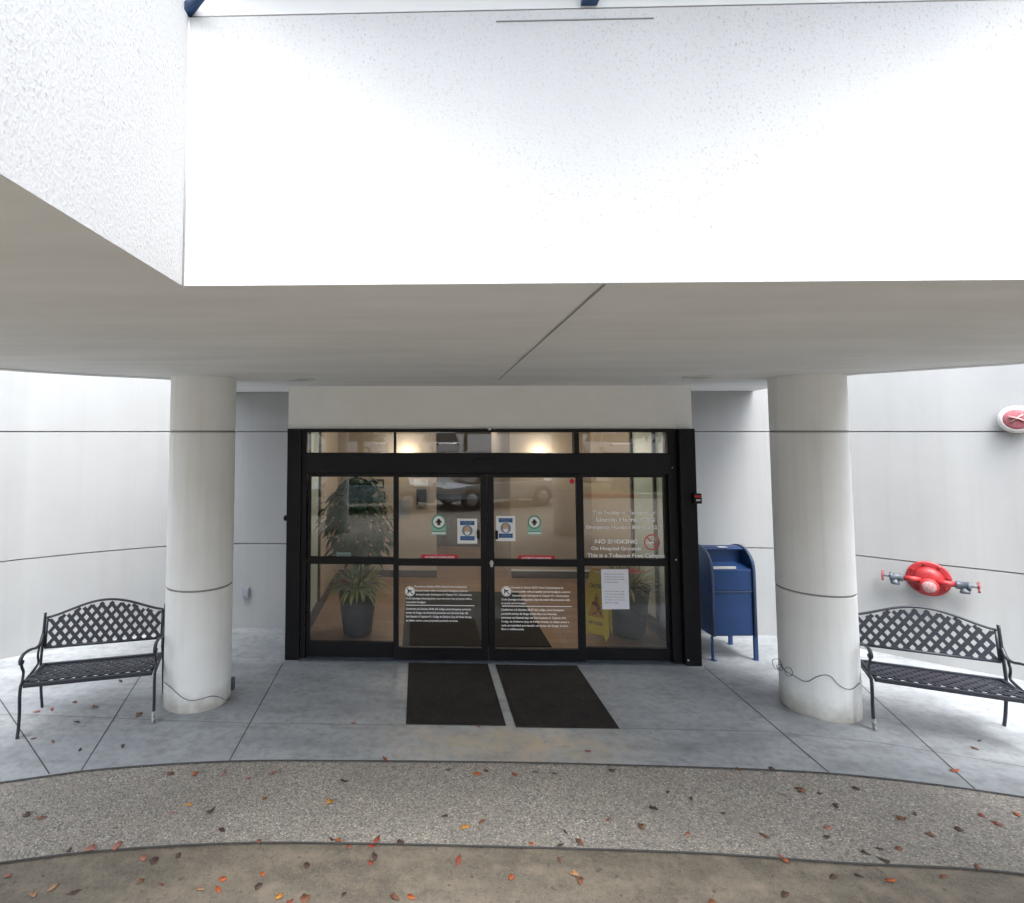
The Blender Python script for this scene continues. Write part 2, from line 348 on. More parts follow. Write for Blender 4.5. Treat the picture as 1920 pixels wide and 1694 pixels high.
def thing(name, label, cat, loc=(0, 0, 0), rz=0, group=None):
    o = bpy.data.objects.new(name, None); COL.objects.link(o); o.location = loc; o.rotation_euler = (0, 0, rz); o.empty_display_size = 0.2
    return tag(o, label, cat, group)
def copy_tree(o, parent=None):
    c = o.copy(); COL.objects.link(c)
    if parent: c.parent = parent
    for ch in [x for x in bpy.data.objects if x.parent == o]: copy_tree(ch, c)
    return c
def catmull(pts, n=8):
    P = [Vector(p) for p in pts]; out = []
    P = [P[0] * 2 - P[1]] + P + [P[-1] * 2 - P[-2]]
    for i in range(1, len(P) - 2):
        for k in range(n):
            t_ = k / n; a, b, c, d = P[i - 1:i + 3]
            out.append(0.5 * ((2 * b) + (c - a) * t_ + (2 * a - 5 * b + 4 * c - d) * t_**2 + (3 * b - a - 3 * c + d) * t_**3))
    out.append(P[-2]); return out
def offset2(pts, d):
    out = []
    for i, p in enumerate(pts):
        a = pts[max(i - 1, 0)]; b = pts[min(i + 1, len(pts) - 1)]
        t_ = Vector((b[0] - a[0], b[1] - a[1])).normalized(); out.append((p[0] - t_.y * d, p[1] + t_.x * d))
    return out

# ------------------------------------------------------------------ key places
XC = 0.79                       # middle of the entrance
HS = 3.04                       # height of the soffit
YD = 6.31                       # front of the door frame
COLS = [(-2.10, 5.41, 0.303), (3.685, 5.42, 0.308)]
WX0, WX1, WY0, WY1, WZ = -0.845, 2.43, -1.25, 1.955, 4.045     # the light well in the canopy

# ------------------------------------------------------------------ ground
def edge_curve(px):
    pts = [onZ(x, y) for x, y in px]
    a, b = pts[0], pts[-1]
    pre = [Vector((a.x - 2.2, a.y - 0.75, 0)), Vector((a.x - 1.0, a.y - 0.28, 0))]
    post = [Vector((b.x + 1.0, b.y - 0.28, 0)), Vector((b.x + 2.2, b.y - 0.75, 0))]
    return [(v.x, v.y) for v in catmull(pre + pts + post, 6)]
E1 = edge_curve([(0, 1468), (200, 1442), (430, 1428), (640, 1427), (960, 1430), (1200, 1436), (1500, 1447), (1700, 1465), (1920, 1495)])
E2 = edge_curve([(0, 1617), (220, 1592), (440, 1580), (640, 1580), (960, 1587), (1300, 1598), (1600, 1618), (1920, 1638)])
def sheet(name, curve, back, z, mat, extra=None):
    b = MB()
    for (x0, y0), (x1, y1) in zip(curve[:-1], curve[1:]):
        b.face([(x0, y0, z), (x1, y1, z), (x1, back, z), (x0, back, z)])
    if extra: extra(b)
    return tag(b.build(name, mat, keep=True), kind='structure')
def ribbon(b, pts, w_, z, mi=1):
    L = offset2(pts, w_ / 2); Rr = offset2(pts, -w_ / 2)
    for i in range(len(pts) - 1):
        b.face([(L[i][0], L[i][1], z), (L[i + 1][0], L[i + 1][1], z), (Rr[i + 1][0], Rr[i + 1][1], z), (Rr[i][0], Rr[i][1], z)], mi)
def joints(b):
    for seg in ([(93, 1452), (-60, 1222)], [(152, 1446), (262, 1270), (330, 1190)], [(430, 1427), (530, 1245)],
                [(1555, 1450), (1320, 1250)], [(1832, 1484), (1650, 1318), (1530, 1205)],
                [(-200, 1340), (60, 1341), (330, 1352), (490, 1357), (763, 1360)], [(1162, 1366), (1430, 1372), (1640, 1392), (1930, 1440)]):
        pts = [onZ(x, y) for x, y in seg]; th = 0.004 if seg[0][0] in (-200, 1162) else 0.010
        ribbon(b, [(p.x, p.y) for p in pts], th, 0.002)
    ribbon(b, E1, 0.016, 0.0025)
sheet('pavement', E1, 7.6, 0.0, [M['concrete'], M['joint']], joints)
def j2(b): ribbon(b, E2, 0.014, -0.0025)
sheet('aggregate_path', E2, 7.0, -0.005, [M['aggregate'], M['joint']], j2)
b = MB(); b.face([(-14, -9.05, -0.012), (16, -9.05, -0.012), (16, 9, -0.012), (-14, 9, -0.012)]); tag(b.build('driveway', M['drive'], keep=True), kind='structure')
b = MB(); b.face([(-600, -600, -0.03), (600, -600, -0.03), (600, 600, -0.03), (-600, 600, -0.03)]); tag(b.build('ground', M['asphalt'], keep=True), kind='structure')
b = MB(); b.box(1.5, 8.5, -9.05, -9.02, -0.01, 0.155); b.box(1.5, 8.5, -9.2, -9.02, 0.151, 0.156); tag(b.build('red_kerb', M['red'], keep=True), kind='structure')
# verge and raised parking area behind the camera (seen mirrored in the door glass)
b = MB(); b.box(-30, 34, -13.5, -9.2, -0.02, 0.14); tag(b.build('grass_verge', M['grass'], keep=True), kind='structure')
b = MB(); b.box(-30.2, 34.2, -9.2, -9.05, -0.02, 0.15); tag(b.build('kerb', M['kerb'], keep=True), kind='structure')
b = MB(); b.box(-60, 60, -60, -22, -0.02, 0.85); tag(b.build('upper_parking_terrace', M['asphalt'], keep=True), kind='structure')

# ------------------------------------------------------------------ curved building walls
def curved_wall(name, pts, label, flip):
    P = [(v.x, v.y) for v in catmull([Vector((x, y, 0)) for x, y in pts], 8)]
    sgn = flip
    b = MB()
    for z0, z1 in ((-0.02, 1.063), (1.077, 2.515), (2.529, 4.7)):
        b.prism(P + list(reversed(offset2(P, sgn * 0.25))), z0, z1)
    Q = offset2(P, sgn * 0.022)
    b.prism(Q + list(reversed(offset2(P, sgn * 0.24))), 1.0631, 1.0769, 1); b.prism(Q + list(reversed(offset2(P, sgn * 0.24))), 2.5151, 2.5289, 1)
    o = b.build(name, [M['wall'], M['reveal']]); return tag(o, label, 'wall')
RW = [(3.03, 7.24), (3.7, 7.24), (4.42, 7.21), (4.83, 7.05), (5.20, 6.78), (5.68, 6.37), (6.16, 6.00), (7.1, 5.1), (8.0, 4.1), (8.8, 2.4), (9.1, 0.4), (9.1, -2.0)]  # last points, out of view, added to block light from the side
LW = [(-1.47, 7.32), (-2.0, 7.32), (-2.45, 7.30), (-3.21, 7.10), (-3.85, 6.78), (-4.39, 6.43), (-4.67, 6.21), (-5.6, 5.3), (-6.5, 4.2), (-7.2, 2.5), (-7.5, 0.4), (-7.5, -2.0)]  # unseen end likewise carried on to cut side light on the wall
curved_wall('curved_wall', LW, 'white stucco wall curving behind the left bench, with two horizontal grooves', -1)
curved_wall('curved_wall', RW, 'white stucco wall curving behind the right bench, carrying the red fire fitting', 1)

# ------------------------------------------------------------------ entrance wall with header
b = MB()
b.box(-1.49, 3.06, YD + 0.06, YD + 0.20, 2.555, HS + 0.3)
b.box(-1.47, -1.44, YD + 0.12, 7.31, 0, HS + 0.3); b.box(3.01, 3.04, YD + 0.12, 7.23, 0, HS + 0.3)
tag(b.build('entrance_wall', M['header']), 'off white stucco band above the black doors, meeting the soffit', 'wall')

# ------------------------------------------------------------------ canopy
cano = thing('canopy', 'deep white stucco canopy with grey soffit over the whole entrance', 'canopy', (XC, 0, HS))
RE = [onZ(1375, 742, 3.01), onZ(1437, 731, 3.02), Vector((4.02, 5.95, HS)), Vector((4.00, 5.33, HS)), Vector((4.02, 5.22, HS)), onZ(1740, 692, HS + 0.012), onZ(1920, 681, HS + 0.008)]
RE[0] = Vector((4.28, 7.5, 0)); RE[1] = Vector((4.20, 6.8, 0))
last = RE[-1]; RE += [Vector((5.0, 3.55, 0)), Vector((5.35, 2.8, 0)), Vector((5.4, 2.0, 0))]  # unseen edge turned in early to let more light in from the side
LE = [Vector((-2.52, 7.55, 0)), Vector((-2.48, 6.8, 0)), Vector((-2.46, 5.95, 0)), Vector((-2.50, 5.55, 0)), onZ(160, 703, HS + 0.01), onZ(0, 692, HS + 0.012), Vector((-3.85, 3.75, 0)), Vector((-4.0, 2.8, 0)), Vector((-4.0, 2.0, 0))]  # end of the left edge, out of view, drawn in for more light
def sm(P): return [(v.x, v.y) for v in catmull([Vector((p.x, p.y, 0)) for p in P], 5)]
REs, LEs = sm(RE), sm(LE)
def ycross(P, y):
    for (x0, y0), (x1, y1) in zip(P[:-1], P[1:]):
        if (y0 - y) * (y1 - y) <= 0 and y0 != y1: return x0 + (x1 - x0) * (y - y0) / (y1 - y0)
    return P[-1][0]
# soffit as strips in y around the well opening
ys = sorted(set([round(7.25 - 0.12 * i, 3) for i in range(0, 44)] + [WY1, 2.05, 7.25]), reverse=True)
ys = [y for y in ys if y >= 2.05 - 1e-6]
b = MB(); bt = MB()
for y1, y0 in zip(ys[:-1], ys[1:]):
    for bb, z in ((b, HS), (bt, WZ - 0.01)):
        bb.face([(ycross(LEs, y0), y0, z), (ycross(REs, y0), y0, z), (ycross(REs, y1), y1, z), (ycross(LEs, y1), y1, z)])
XL, XR, YB = ycross(LEs, 2.05), ycross(REs, 2.05), -1.9  # unseen rear cut short so more light reaches ground and soffit
for bb, z in ((b, HS), (bt, WZ - 0.01)):
    bb.face([(XL, WY1, z), (XR, WY1, z), (XR, 2.05, z), (XL, 2.05, z)])
    bb.face([(XL, WY0, z), (WX0, WY0, z), (WX0, WY1, z), (XL, WY1, z)])
    bb.face([(WX1, WY0, z), (XR, WY0, z), (XR, WY1, z), (WX1, WY1, z)])
    bb.face([(XL, YB, z), (XR, YB, z), (XR, WY0, z), (XL, WY0, z)])
# reveal joint running along the canopy edge and the sealant joint on the axis
def inset(P, d, sg): return offset2(P, d * sg)
RI = [p for p in inset(REs, 0.20, -1 if offset2(REs, 0.2)[20][0] > REs[20][0] else 1) if 2.05 < p[1] < 6.34]
LI = [p for p in inset(LEs, 0.20, 1 if offset2(LEs, 0.2)[20][0] > LEs[20][0] else -1) if 2.05 < p[1] < 6.9]
for P in (RI, LI): ribbon(b, P, 0.032, HS - 0.003)
pj = [onZ(1140, 533, HS), onZ(935, 712, HS)]
ribbon(b, [(0.655, WY1 + 0.004), (pj[1].x, pj[1].y)], 0.010, HS - 0.003)
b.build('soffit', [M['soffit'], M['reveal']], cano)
bt.build('roof_slab', M['white'], cano)
b = MB()
for P in (REs, LEs):
    for (x0, y0), (x1, y1) in zip(P[:-1], P[1:]):
        if y1 < 2.0: break
        b.face([(x0, y0, HS), (x1, y1, HS), (x1, y1, WZ), (x0, y0, WZ)])
b.face([(XL, 2.05, HS), (XL, YB, HS), (XL, YB, WZ), (XL, 2.05, WZ)]); b.face([(XR, 2.05, HS), (XR, YB, HS), (XR, YB, WZ), (XR, 2.05, WZ)])
b.face([(XL, YB, HS), (XR, YB, HS), (XR, YB, WZ), (XL, YB, WZ)])
b.build('outer_fascia', M['wall'], cano)
# walls of the well
b = MB(); z0 = HS + 0.001
b.box(WX0, WX1, WY1, WY1 + 0.09, z0, WZ); b.box(WX0 - 0.09, WX0, WY0 - 0.09, WY1 + 0.09, z0, WZ); b.box(WX1, WX1 + 0.09, WY0 - 0.09, WY1 + 0.09, z0, WZ)
b.box(WX0, WX1, WY0 - 0.09, WY0, z0, WZ)
b.build('light_well', M['dash'], cano)
pa, pb = onY(930, 44, WY1), onY(1225, 32, WY1)
b = MB(); b.box(pa.x, pb.x, WY1 - 0.003, WY1 + 0.001, (pa.z + pb.z) / 2 - 0.002, (pa.z + pb.z) / 2 + 0.002); b.build('crack_joint', M['reveal'], cano)
b = MB(); b.tube([(WX0 + 0.003, WY1 - 0.003, HS - 0.01), (WX0 + 0.003, WY1 - 0.003, WZ - 0.002)], 0.0035, 6); b.build('corner_bead', M['dash'], cano)
for i, (x, y) in enumerate(((565, 711), (1308, 707))):
    p = onZ(x, y, HS); b = MB()
    b.lathe([(0.135, 0.0), (0.135, -0.010), (0.108, -0.014), (0.100, -0.004), (0.092, 0.0)], 32, (p.x, p.y, HS)); d = b.build('downlight', M['offwhite'], cano)
    b = MB(); b.lathe([(0.09, -0.002), (0.06, -0.0055), (0.02, -0.007)], 24, (p.x, p.y, HS)); b.build('reflector', M['bluegrey'], d)

# skylight over the well: white curb, blue rafters, clear panes
sky_t = thing('skylight', 'glazed skylight with blue rafters and white frame above the light well', 'skylight', (XC, 0.3, WZ))
b = MB()
for a in ((WX0 - 0.02, WX1 + 0.02, WY1 + 0.015, WY1 + 0.10), (WX0 - 0.02, WX1 + 0.02, WY0 - 0.10, WY0 - 0.015)): b.box(a[0], a[1], a[2], a[3], WZ, WZ + 0.012)
for a in ((WX0 - 0.10, WX0 - 0.02), (WX1 + 0.02, WX1 + 0.10)): b.box(a[0], a[1], WY0 - 0.10, WY1 + 0.10, WZ, WZ + 0.012)
b.build('gasket', M['joint'], sky_t)
b = MB(); zc0, zc1 = WZ + 0.012, WZ + 0.16
b.box(WX0 - 0.012, WX1 + 0.012, WY1 + 0.008, WY1 + 0.10, zc0, zc1); b.box(WX0 - 0.012, WX1 + 0.012, WY0 - 0.10, WY0 - 0.008, zc0, zc1)
b.box(WX0 - 0.10, WX0 - 0.012, WY0 - 0.10, WY1 + 0.10, zc0, zc1); b.box(WX1 + 0.012, WX1 + 0.10, WY0 - 0.10, WY1 + 0.10, zc0, zc1)
b.build('frame', M['white'], sky_t)
b = MB(); xm_ = onY(1105, 5, WY1).x; b.box(xm_ - 0.029, xm_ + 0.029, WY1 - 0.022, WY1 + 0.007, zc0 + 0.006, zc1 + 0.05); b.build('mullion', M['skyblue'], sky_t)
apx = [(XC, 0.9), (XC, -0.3)]; AZ = WZ + 0.75
corners = [(WX0 - 0.01, WY1, 0), (WX1 + 0.01, WY1, 0), (WX0 - 0.01, WY0, 1), (WX1 + 0.01, WY0, 1)]
for cx, cy, k in corners:
    b = MB(); b.tube([(cx, cy, zc1 - 0.135), (apx[k][0], apx[k][1], AZ)], (0.022, 0.014), 4, sq=(0, 0, 1)); b.build('rafter', M['skyblue'], sky_t)
xm = onY(1105, 5, WY1).x
for xx, yy, tx, ty in ((xm, WY1, XC, 0.9), (WX0, 0.3, XC, 0.3), (WX1, 0.3, XC, 0.3), (XC, WY0, XC, -0.3)):
    b = MB(); b.tube([(xx, yy, zc0 + 0.06), (tx, ty, AZ)], (0.035, 0.025), 4, sq=(0, 0, 1)); b.build('rafter', M['skyblue'], sky_t)
b = MB(); b.tube([(apx[0][0], apx[0][1], AZ), (apx[1][0], apx[1][1], AZ)], 0.035, 4, sq=(0, 0, 1)); b.build('ridge', M['skyblue'], sky_t)
zt = zc1 + 0.002; za = AZ + 0.03
A, B = (apx[0][0], apx[0][1], za), (apx[1][0], apx[1][1], za)
c0, c1, c2, c3 = (WX0, WY1, zt), (WX1, WY1, zt), (WX0, WY0, zt), (WX1, WY0, zt)
for poly in ([c0, c1, A], [c2, B, c3], [c0, A, B, c2], [c1, c3, B, A]):
    b = MB(); b.face(poly); b.build('pane', M['skyglass'], sky_t)

# ------------------------------------------------------------------ columns
def column(cx, cy, r, label):
    b = MB(); g = 0.010
    pr = [(r - 0.002, -0.01), (r, 0.012)]
    for z in (1.07, 2.522): pr += [(r, z - 0.012), (r - g, z - 0.006), (r - g, z + 0.006), (r, z + 0.012)]
    pr += [(r, HS - 0.0)]
    b.lathe(pr, 72, (cx, cy, 0)); o = b.build('column', M['column'], smooth=True)
    for p in o.data.polygons: p.use_smooth = True
    for z in (1.07, 2.522):
        b = MB(); b.lathe([(r - 0.004, z - 0.0065), (r - 0.0035, z), (r - 0.004, z + 0.0065)], 72, (cx, cy, 0)); b.build('joint_ring', M['reveal'], o, smooth=True)
    es = o.modifiers.new('edge', 'EDGE_SPLIT'); es.split_angle = R(35)
    return tag(o, label, 'column', 'round stucco columns under the canopy')
column(*COLS[0], 'round off white column touching the right end of the left bench')
column(*COLS[1], 'round off white column between the blue mailbox and the right bench')
column(-2.10, -1.62, 0.303, 'round column at the far side of the driveway, on the left bench side')
column(3.685, -1.62, 0.308, 'round column at the far side of the driveway, on the mailbox side')
# loose cable round each column
def cable(pts, cx, cy, r, label, loops=()):
    P = [onCyl(x, y, cx, cy, r + 0.006) for x, y in pts]
    b = MB(); b.tube(catmull(P, 6), 0.0030, 6)
    for lx, ly, lr in loops:
        c = onCyl(lx, ly, cx, cy, r + 0.05)
        b.tube([(c.x + lr * math.cos(a) * 0.8, c.y + 0.01 * math.sin(3 * a), c.z + lr * math.sin(a)) for a in [2 * math.pi * k / 20 for k in range(20)]], 0.0025, 6, close=True)
    tag(b.build('cable', M['iron']), label, 'cable', 'loose cables wrapped round the column feet')
cable([(305, 1278), (312, 1283), (322, 1291), (335, 1303), (347, 1311), (360, 1314), (378, 1311), (395, 1306), (410, 1307), (424, 1313), (432, 1309)], *COLS[0], 'thin grey cable sagging round the foot of the column beside the left bench')
cable([(1464, 1247), (1472, 1258), (1482, 1264), (1493, 1270), (1505, 1277), (1516, 1278), (1530, 1270), (1545, 1266), (1558, 1269), (1570, 1282), (1581, 1290), (1593, 1293), (1602, 1290), (1612, 1281)], *COLS[1],
      'thin dark cable with loose coils round the foot of the column beside the mailbox', [(1457, 1245, 0.05), (1479, 1260, 0.04), (1462, 1252, 0.03)])
p = onCyl(433, 1308, *COLS[0])
b = MB(); b.box(p.x - 0.01, p.x + 0.03, p.y - 0.02, p.y + 0.03, 0.04, 0.15); tag(b.build('junction_box', M['iron'], bevel=0.006), 'small dark socket box low on the column beside the left bench', 'socket')

# ------------------------------------------------------------------ automatic door
YG = YD + 0.045
def X(px, py=1000, Y=YD): return onY(px, py, Y).x
def Zp(py, px=900, Y=YD): return onY(px, py, Y).z
door = thing('automatic_door', 'wide black framed automatic glass sliding doors of the entrance', 'door', (XC, YD, 0))
xl0, xl1, xr0, xr1 = -1.485, X(563), X(1276), 3.045
zt_ = 2.553
def beam(name, x0, x1, z0, z1, y0, y1, parent=door, bev=0.004, mat=None):
    b = MB(); b.box(x0, x1, y0, y1, z0, z1); return b.build(name, mat or M['frame'], parent, bevel=bev)
beam('jamb_post', xl0, xl1, 0, zt_, YD, YD + 0.17); beam('jamb_post', xr0, xr1, 0, zt_, YD - 0.035, YD + 0.17)
beam('inner_jamb', xl1 + 0.002, X(573) - 0.001, 0, zt_ - 0.03, YD + 0.03, YD + 0.15); beam('inner_jamb', X(1258) + 0.001, xr0 - 0.002, 0, zt_ - 0.03, YD + 0.03, YD + 0.15)
beam('top_rail', xl1 + 0.001, xr0 - 0.001, Zp(811), zt_, YD + 0.015, YD + 0.15)
ztr = Zp(811) - 0.001; zh1 = Zp(850); zh0 = Zp(889)
hd = beam('operator_header', X(573) - 0.02, X(1262), zh0, zh1, YD + 0.004, YD + 0.16, bev=0.008)
b = MB(); b.box(X(890), X(933), YD - 0.012, YD + 0.003, Zp(872), Zp(860)); b.build('sensor', M['dark'], hd, bevel=0.004)
b = MB(); b.box(X(573), X(1258), YD - 0.001, YD + 0.003, Zp(886), Zp(884.5)); b.build('trim_line', M['dark'], hd)
p = onY(918, 804, YD); b = MB(); b.lathe([(0.02, 0), (0.02, 0.02), (0.012, 0.032)], 16, (p.x, YD + 0.02, p.z), (0, -1, 0)); b.build('status_lamp', M['offwhite'], door)
for x0, x1 in ((738, 742.5), (1078, 1087)): beam('transom_mullion', X(x0, 830), X(x1, 830), zh1 + 0.001, ztr, YD + 0.02, YD + 0.13)
def pane(x0, x1, z0, z1, y, parent):
    b = MB(); b.face([(x0, y, z0), (x1, y, z0), (x1, y, z1), (x0, y, z1)]); return b.build('pane', M['glass'], parent)
for x0, x1 in ((573, 738), (742.5, 1078), (1087, 1258)): pane(X(x0, 830) - 0.002, X(x1, 830) + 0.002, zh1 - 0.01, ztr + 0.01, YG + 0.02, door)
zm0, zm1 = Zp(1063), Zp(1049)
def leaf(name, px0, px1, pa, pb, ydep, zb_px):
    """framed panel from px0..px1 with panes between pa..pb"""
    o = bpy.data.objects.new(name, None); COL.objects.link(o); o.parent = door
    zt1 = zh0 - 0.002; zp1 = Zp(896); zb = Zp(zb_px); y0, y1 = ydep, ydep + 0.045
    b = MB()
    b.box(X(px0), X(pa), y0, y1, 0.014, zt1); b.box(X(pb), X(px1), y0, y1, 0.014, zt1)
    b.box(X(pa) - 0.001, X(pb) + 0.001, y0 + 0.001, y1 - 0.001, zp1, zt1); b.box(X(pa) - 0.001, X(pb) + 0.001, y0 + 0.001, y1 - 0.001, zm0, zm1); b.box(X(pa) - 0.001, X(pb) + 0.001, y0 + 0.001, y1 - 0.001, 0.014, zb)
    b.build('stile_frame', M['frame'], o, bevel=0.003)
    yy = ydep + 0.024
    pane(X(pa) - 0.004, X(pb) + 0.004, zm1 - 0.004, zp1 + 0.004, yy, o); pane(X(pa) - 0.004, X(pb) + 0.004, zb - 0.004, zm0 + 0.004, yy, o)
    return o, yy
sl_l, yg_s = leaf('sidelight', 574, 741, 580, 737, YD + 0.070, 1211)
sl_r, _ = leaf('sidelight', 1090, 1258, 1097, 1252, YD + 0.070, 1217)
lf_l, yg_d = leaf('sliding_leaf', 738, 914, 747.5, 902, YD + 0.018, 1217)
lf_r, _ = leaf('sliding_leaf', 915, 1096, 927, 1083, YD + 0.018, 1218)
beam('threshold', xl1, xr0, 0.001, 0.013, YD - 0.03, YD + 0.15, mat=M['iron'], bev=0.002)
p = onY(922, 1057, YD); b = MB(); b.lathe([(0.022, 0), (0.022, 0.012), (0.016, 0.02)], 20, (p.x, YD + 0.018, p.z), (0, -1, 0)); b.box(p.x - 0.012, p.x + 0.012, YD + 0.008, YD + 0.0165, p.z - 0.04, p.z + 0.03); b.build('lock_cylinder', M['offwhite'], lf_r)
for px in (896.5, 931):
    p = onY(px, 1003, YD); b = MB(); b.box(p.x - 0.012, p.x + 0.016, YD - 0.004, YD + 0.017, p.z - 0.05, p.z + 0.045); b.build('pull_grip', M['frame'], lf_l if px < 910 else lf_r, bevel=0.004)
for x, y in ((1265, 878), (1272, 1052), (1290, 1238)):
    p = onY(x, y, YD - 0.03); b = MB(); b.lathe([(0.009, 0), (0.009, 0.006), (0.004, 0.008)], 12, (p.x, YD - 0.034 if x > 1274 else YD + 0.028, p.z), (0, -1, 0)); b.build('screw', M['offwhite'], door)
p = onY(531, 972, YD + 0.05); b = MB(); b.lathe([(0.022, 0), (0.03, 0.012), (0.034, 0.03), (0.02, 0.044)], 20, (xl0 - 0.0, YD + 0.06, p.z), (-1, 0, 0)); b.build('side_button', M['frame'], door)
rd = thing('access_reader', 'small black card reader with red lamp on the right door post', 'reader', (3.06, YD, 1.7))
p = onY(1297, 934, YD)
b = MB(); b.box(xr1 - 0.055, xr1 + 0.035, YD - 0.075, YD - 0.036, p.z - 0.055, p.z + 0.055); b.build('case', M['frame'], rd, bevel=0.01)
b = MB(); b.box(xr1 - 0.045, xr1 + 0.025, YD - 0.080, YD - 0.0752, p.z + 0.012, p.z + 0.040); b.build('lamp', M['led'], rd, bevel=0.003)
b = MB(); b.box(xr1 - 0.03, xr1 + 0.015, YD - 0.080, YD - 0.0752, p.z - 0.025, p.z - 0.005); b.build('keypad', M['offwhite'], rd, bevel=0.003)

# ---- lettering
def text_mesh(s):
    cu = bpy.data.curves.new('t', 'FONT'); cu.body = s; cu.size = 1; cu.resolution_u = 2; cu.offset = 0.022
    ob = bpy.data.objects.new('t', cu); COL.objects.link(ob); dg = bpy.context.evaluated_depsgraph_get()
    me = bpy.data.meshes.new_from_object(ob.evaluated_get(dg)); bpy.data.objects.remove(ob); return me
def add_text(b, s, x0, x1, zmid, y, cap, mi=0, bold=1.0):
    """string between x0 and x1 (metres) with capital height cap, facing -Y at depth y"""
    me = text_mesh(s); vs = [v.co for v in me.vertices]
    if not vs: return
    a, c = min(v.x for v in vs), max(v.x for v in vs); sx = (x1 - x0) / (c - a); sz = cap / 0.72
    vv = [b.bm.verts.new((x0 + (v.x - a) * sx, y, zmid - cap / 2 + v.y * sz)) for v in vs]
    for p_ in me.polygons:
        try: f = b.bm.faces.new([vv[i] for i in p_.vertices]); f.material_index = mi
        except ValueError: pass
    bpy.data.meshes.remove(me)
def disc(b, x, y, z, r, mi=0, n=28, r0=0.0):
    if r0 <= 0: b.face([(x + r * math.cos(2 * math.pi * k / n), y, z + r * math.sin(2 * math.pi * k / n)) for k in range(n)], mi)
    else:
        for k in range(n):
            a0, a1 = 2 * math.pi * k / n, 2 * math.pi * (k + 1) / n
            b.face([(x + q * math.cos(a), y, z + q * math.sin(a)) for q, a in ((r0, a0), (r, a0), (r, a1), (r0, a1))], mi)
def rect(b, x0, x1, z0, z1, y, mi=0): b.face([(x0, y, z0), (x1, y, z0), (x1, y, z1), (x0, y, z1)], mi)
def handgun(b, cx, cz, s, y, mi):
    rect(b, cx - 0.5 * s, cx + 0.55 * s, cz + 0.05 * s, cz + 0.32 * s, y, mi)
    b.face([(cx - 0.5 * s, y, cz + 0.05 * s), (cx - 0.62 * s, y, cz - 0.5 * s), (cx - 0.32 * s, y, cz - 0.5 * s), (cx - 0.15 * s, y, cz + 0.05 * s)], mi)
def notice(leafobj, yy, cx, cy, x0, top, mid, rule_x1):
    b = MB(); y = yy - 0.004
    def row(s, a, c, py): add_text(b, s, X(a, py), X(c, py), Zp(py), y, 0.021)
    r = 0.055; p = onY(cx, cy, YD)
    disc(b, p.x, y, p.z, r * 0.80, 0); disc(b, p.x, y, p.z, r, 0, r0=r * 0.86)
    handgun(b, p.x, p.z, r * 0.85, y - 0.0015, 1)
    b.face([(p.x - 0.62 * r, y - 0.002, p.z + 0.48 * r), (p.x - 0.48 * r, y - 0.002, p.z + 0.62 * r), (p.x + 0.62 * r, y - 0.002, p.z - 0.48 * r), (p.x + 0.48 * r, y - 0.002, p.z - 0.62 * r)], 1)
    for s, a, c, py in top + mid: row(s, a, c, py)
    rect(b, X(x0), X(rule_x1), Zp(1139.0), Zp(1137.6), y)
    b.build('lettering', [M['vinyl'], M['vblack']], leafobj)
notice(lf_l, yg_d, 768.5, 1111, 761, [
    ('Pursuant to Section 30.06, Penal Code (trespass by', 777, 876, 1102.5), ('license holder with a concealed handgun), a person', 779, 878, 1110.2),
    ('licensed under Subchapter H, Chapter 411, Government', 780, 885, 1117.7), ('Code (handgun licensing law), may not enter this property with a', 761, 885, 1125.2), ('concealed handgun.', 761, 799, 1132.2)],
    [('Conforme a la Seccion 30.06 del codigo penal (traspasar portando', 761, 884, 1145), ('armas de fuego con licencia) personas con licencia bajo del', 761, 878, 1152.2),
     ('Sub-Capitulo H, Capitulo 411, Codigo de Gobierno (Ley de Portar Armas),', 761, 885, 1159.5), ('no deben entrar a esta propiedad portando un arma.', 761, 859, 1167)], 889)
notice(lf_r, yg_d, 950.5, 1111, 941, [
    ('Pursuant to Section 30.07, Penal Code (trespass by', 960, 1058, 1103), ('license holder with an openly carried handgun), a person', 961, 1071, 1110.7),
    ('licensed under Subchapter H, Chapter 411, Government', 962, 1068, 1118.2), ('Code (handgun licensing law), may not enter this property with', 941, 1070, 1125.7), ('an openly carried handgun.', 941, 988, 1132.7)],
    [('Conforme a la Seccion 30.07 del codigo penal (traspasar', 941, 1060, 1145), ('portando armas de fuego al aire libre con licencia)', 941, 1045, 1152.5),
     ('personas con licencia bajo del Sub-Capitulo H, Capitulo 411,', 941, 1064, 1160), ('Codigo de Gobierno (Ley de Portar Armas), no deben entrar a', 941, 1069, 1167.3),
     ('esta propiedad portando un arma de fuego al aire', 941, 1067, 1174.6), ('libre o visiblemente.', 941, 984, 1181.6)], 1071)
b = MB(); y = yg_s - 0.004
def Xs(px, py=1000): return onY(px, py, yg_s).x
def Zs(py): return onY(1170, py, yg_s).z
for s, a, c, py, cap in (('This Facility is Managed By', 1111, 1228, 961, 0.040), ('Lincoln Harris, CSG', 1118, 1227, 974.5, 0.046), ('Emergency Number: 800-822-2211', 1099, 1240, 988.5, 0.040),
                         ('NO SMOKING', 1116, 1195, 1015.5, 0.047), ('On Hospital Grounds', 1108, 1202, 1028.5, 0.041), ('This is a Tobacco Free Campus', 1101, 1246, 1041.5, 0.043)):
    add_text(b, s, Xs(a, py), Xs(c, py), Zs(py), y, cap)
p = onY(1222, 1017, yg_s); r = 0.088
disc(b, p.x, y, p.z, r, 1, r0=r * 0.84)
b.face([(p.x - 0.66 * r, y - 0.001, p.z + 0.52 * r), (p.x - 0.52 * r, y - 0.001, p.z + 0.66 * r), (p.x + 0.66 * r, y - 0.001, p.z - 0.52 * r), (p.x + 0.52 * r, y - 0.001, p.z - 0.66 * r)], 1)
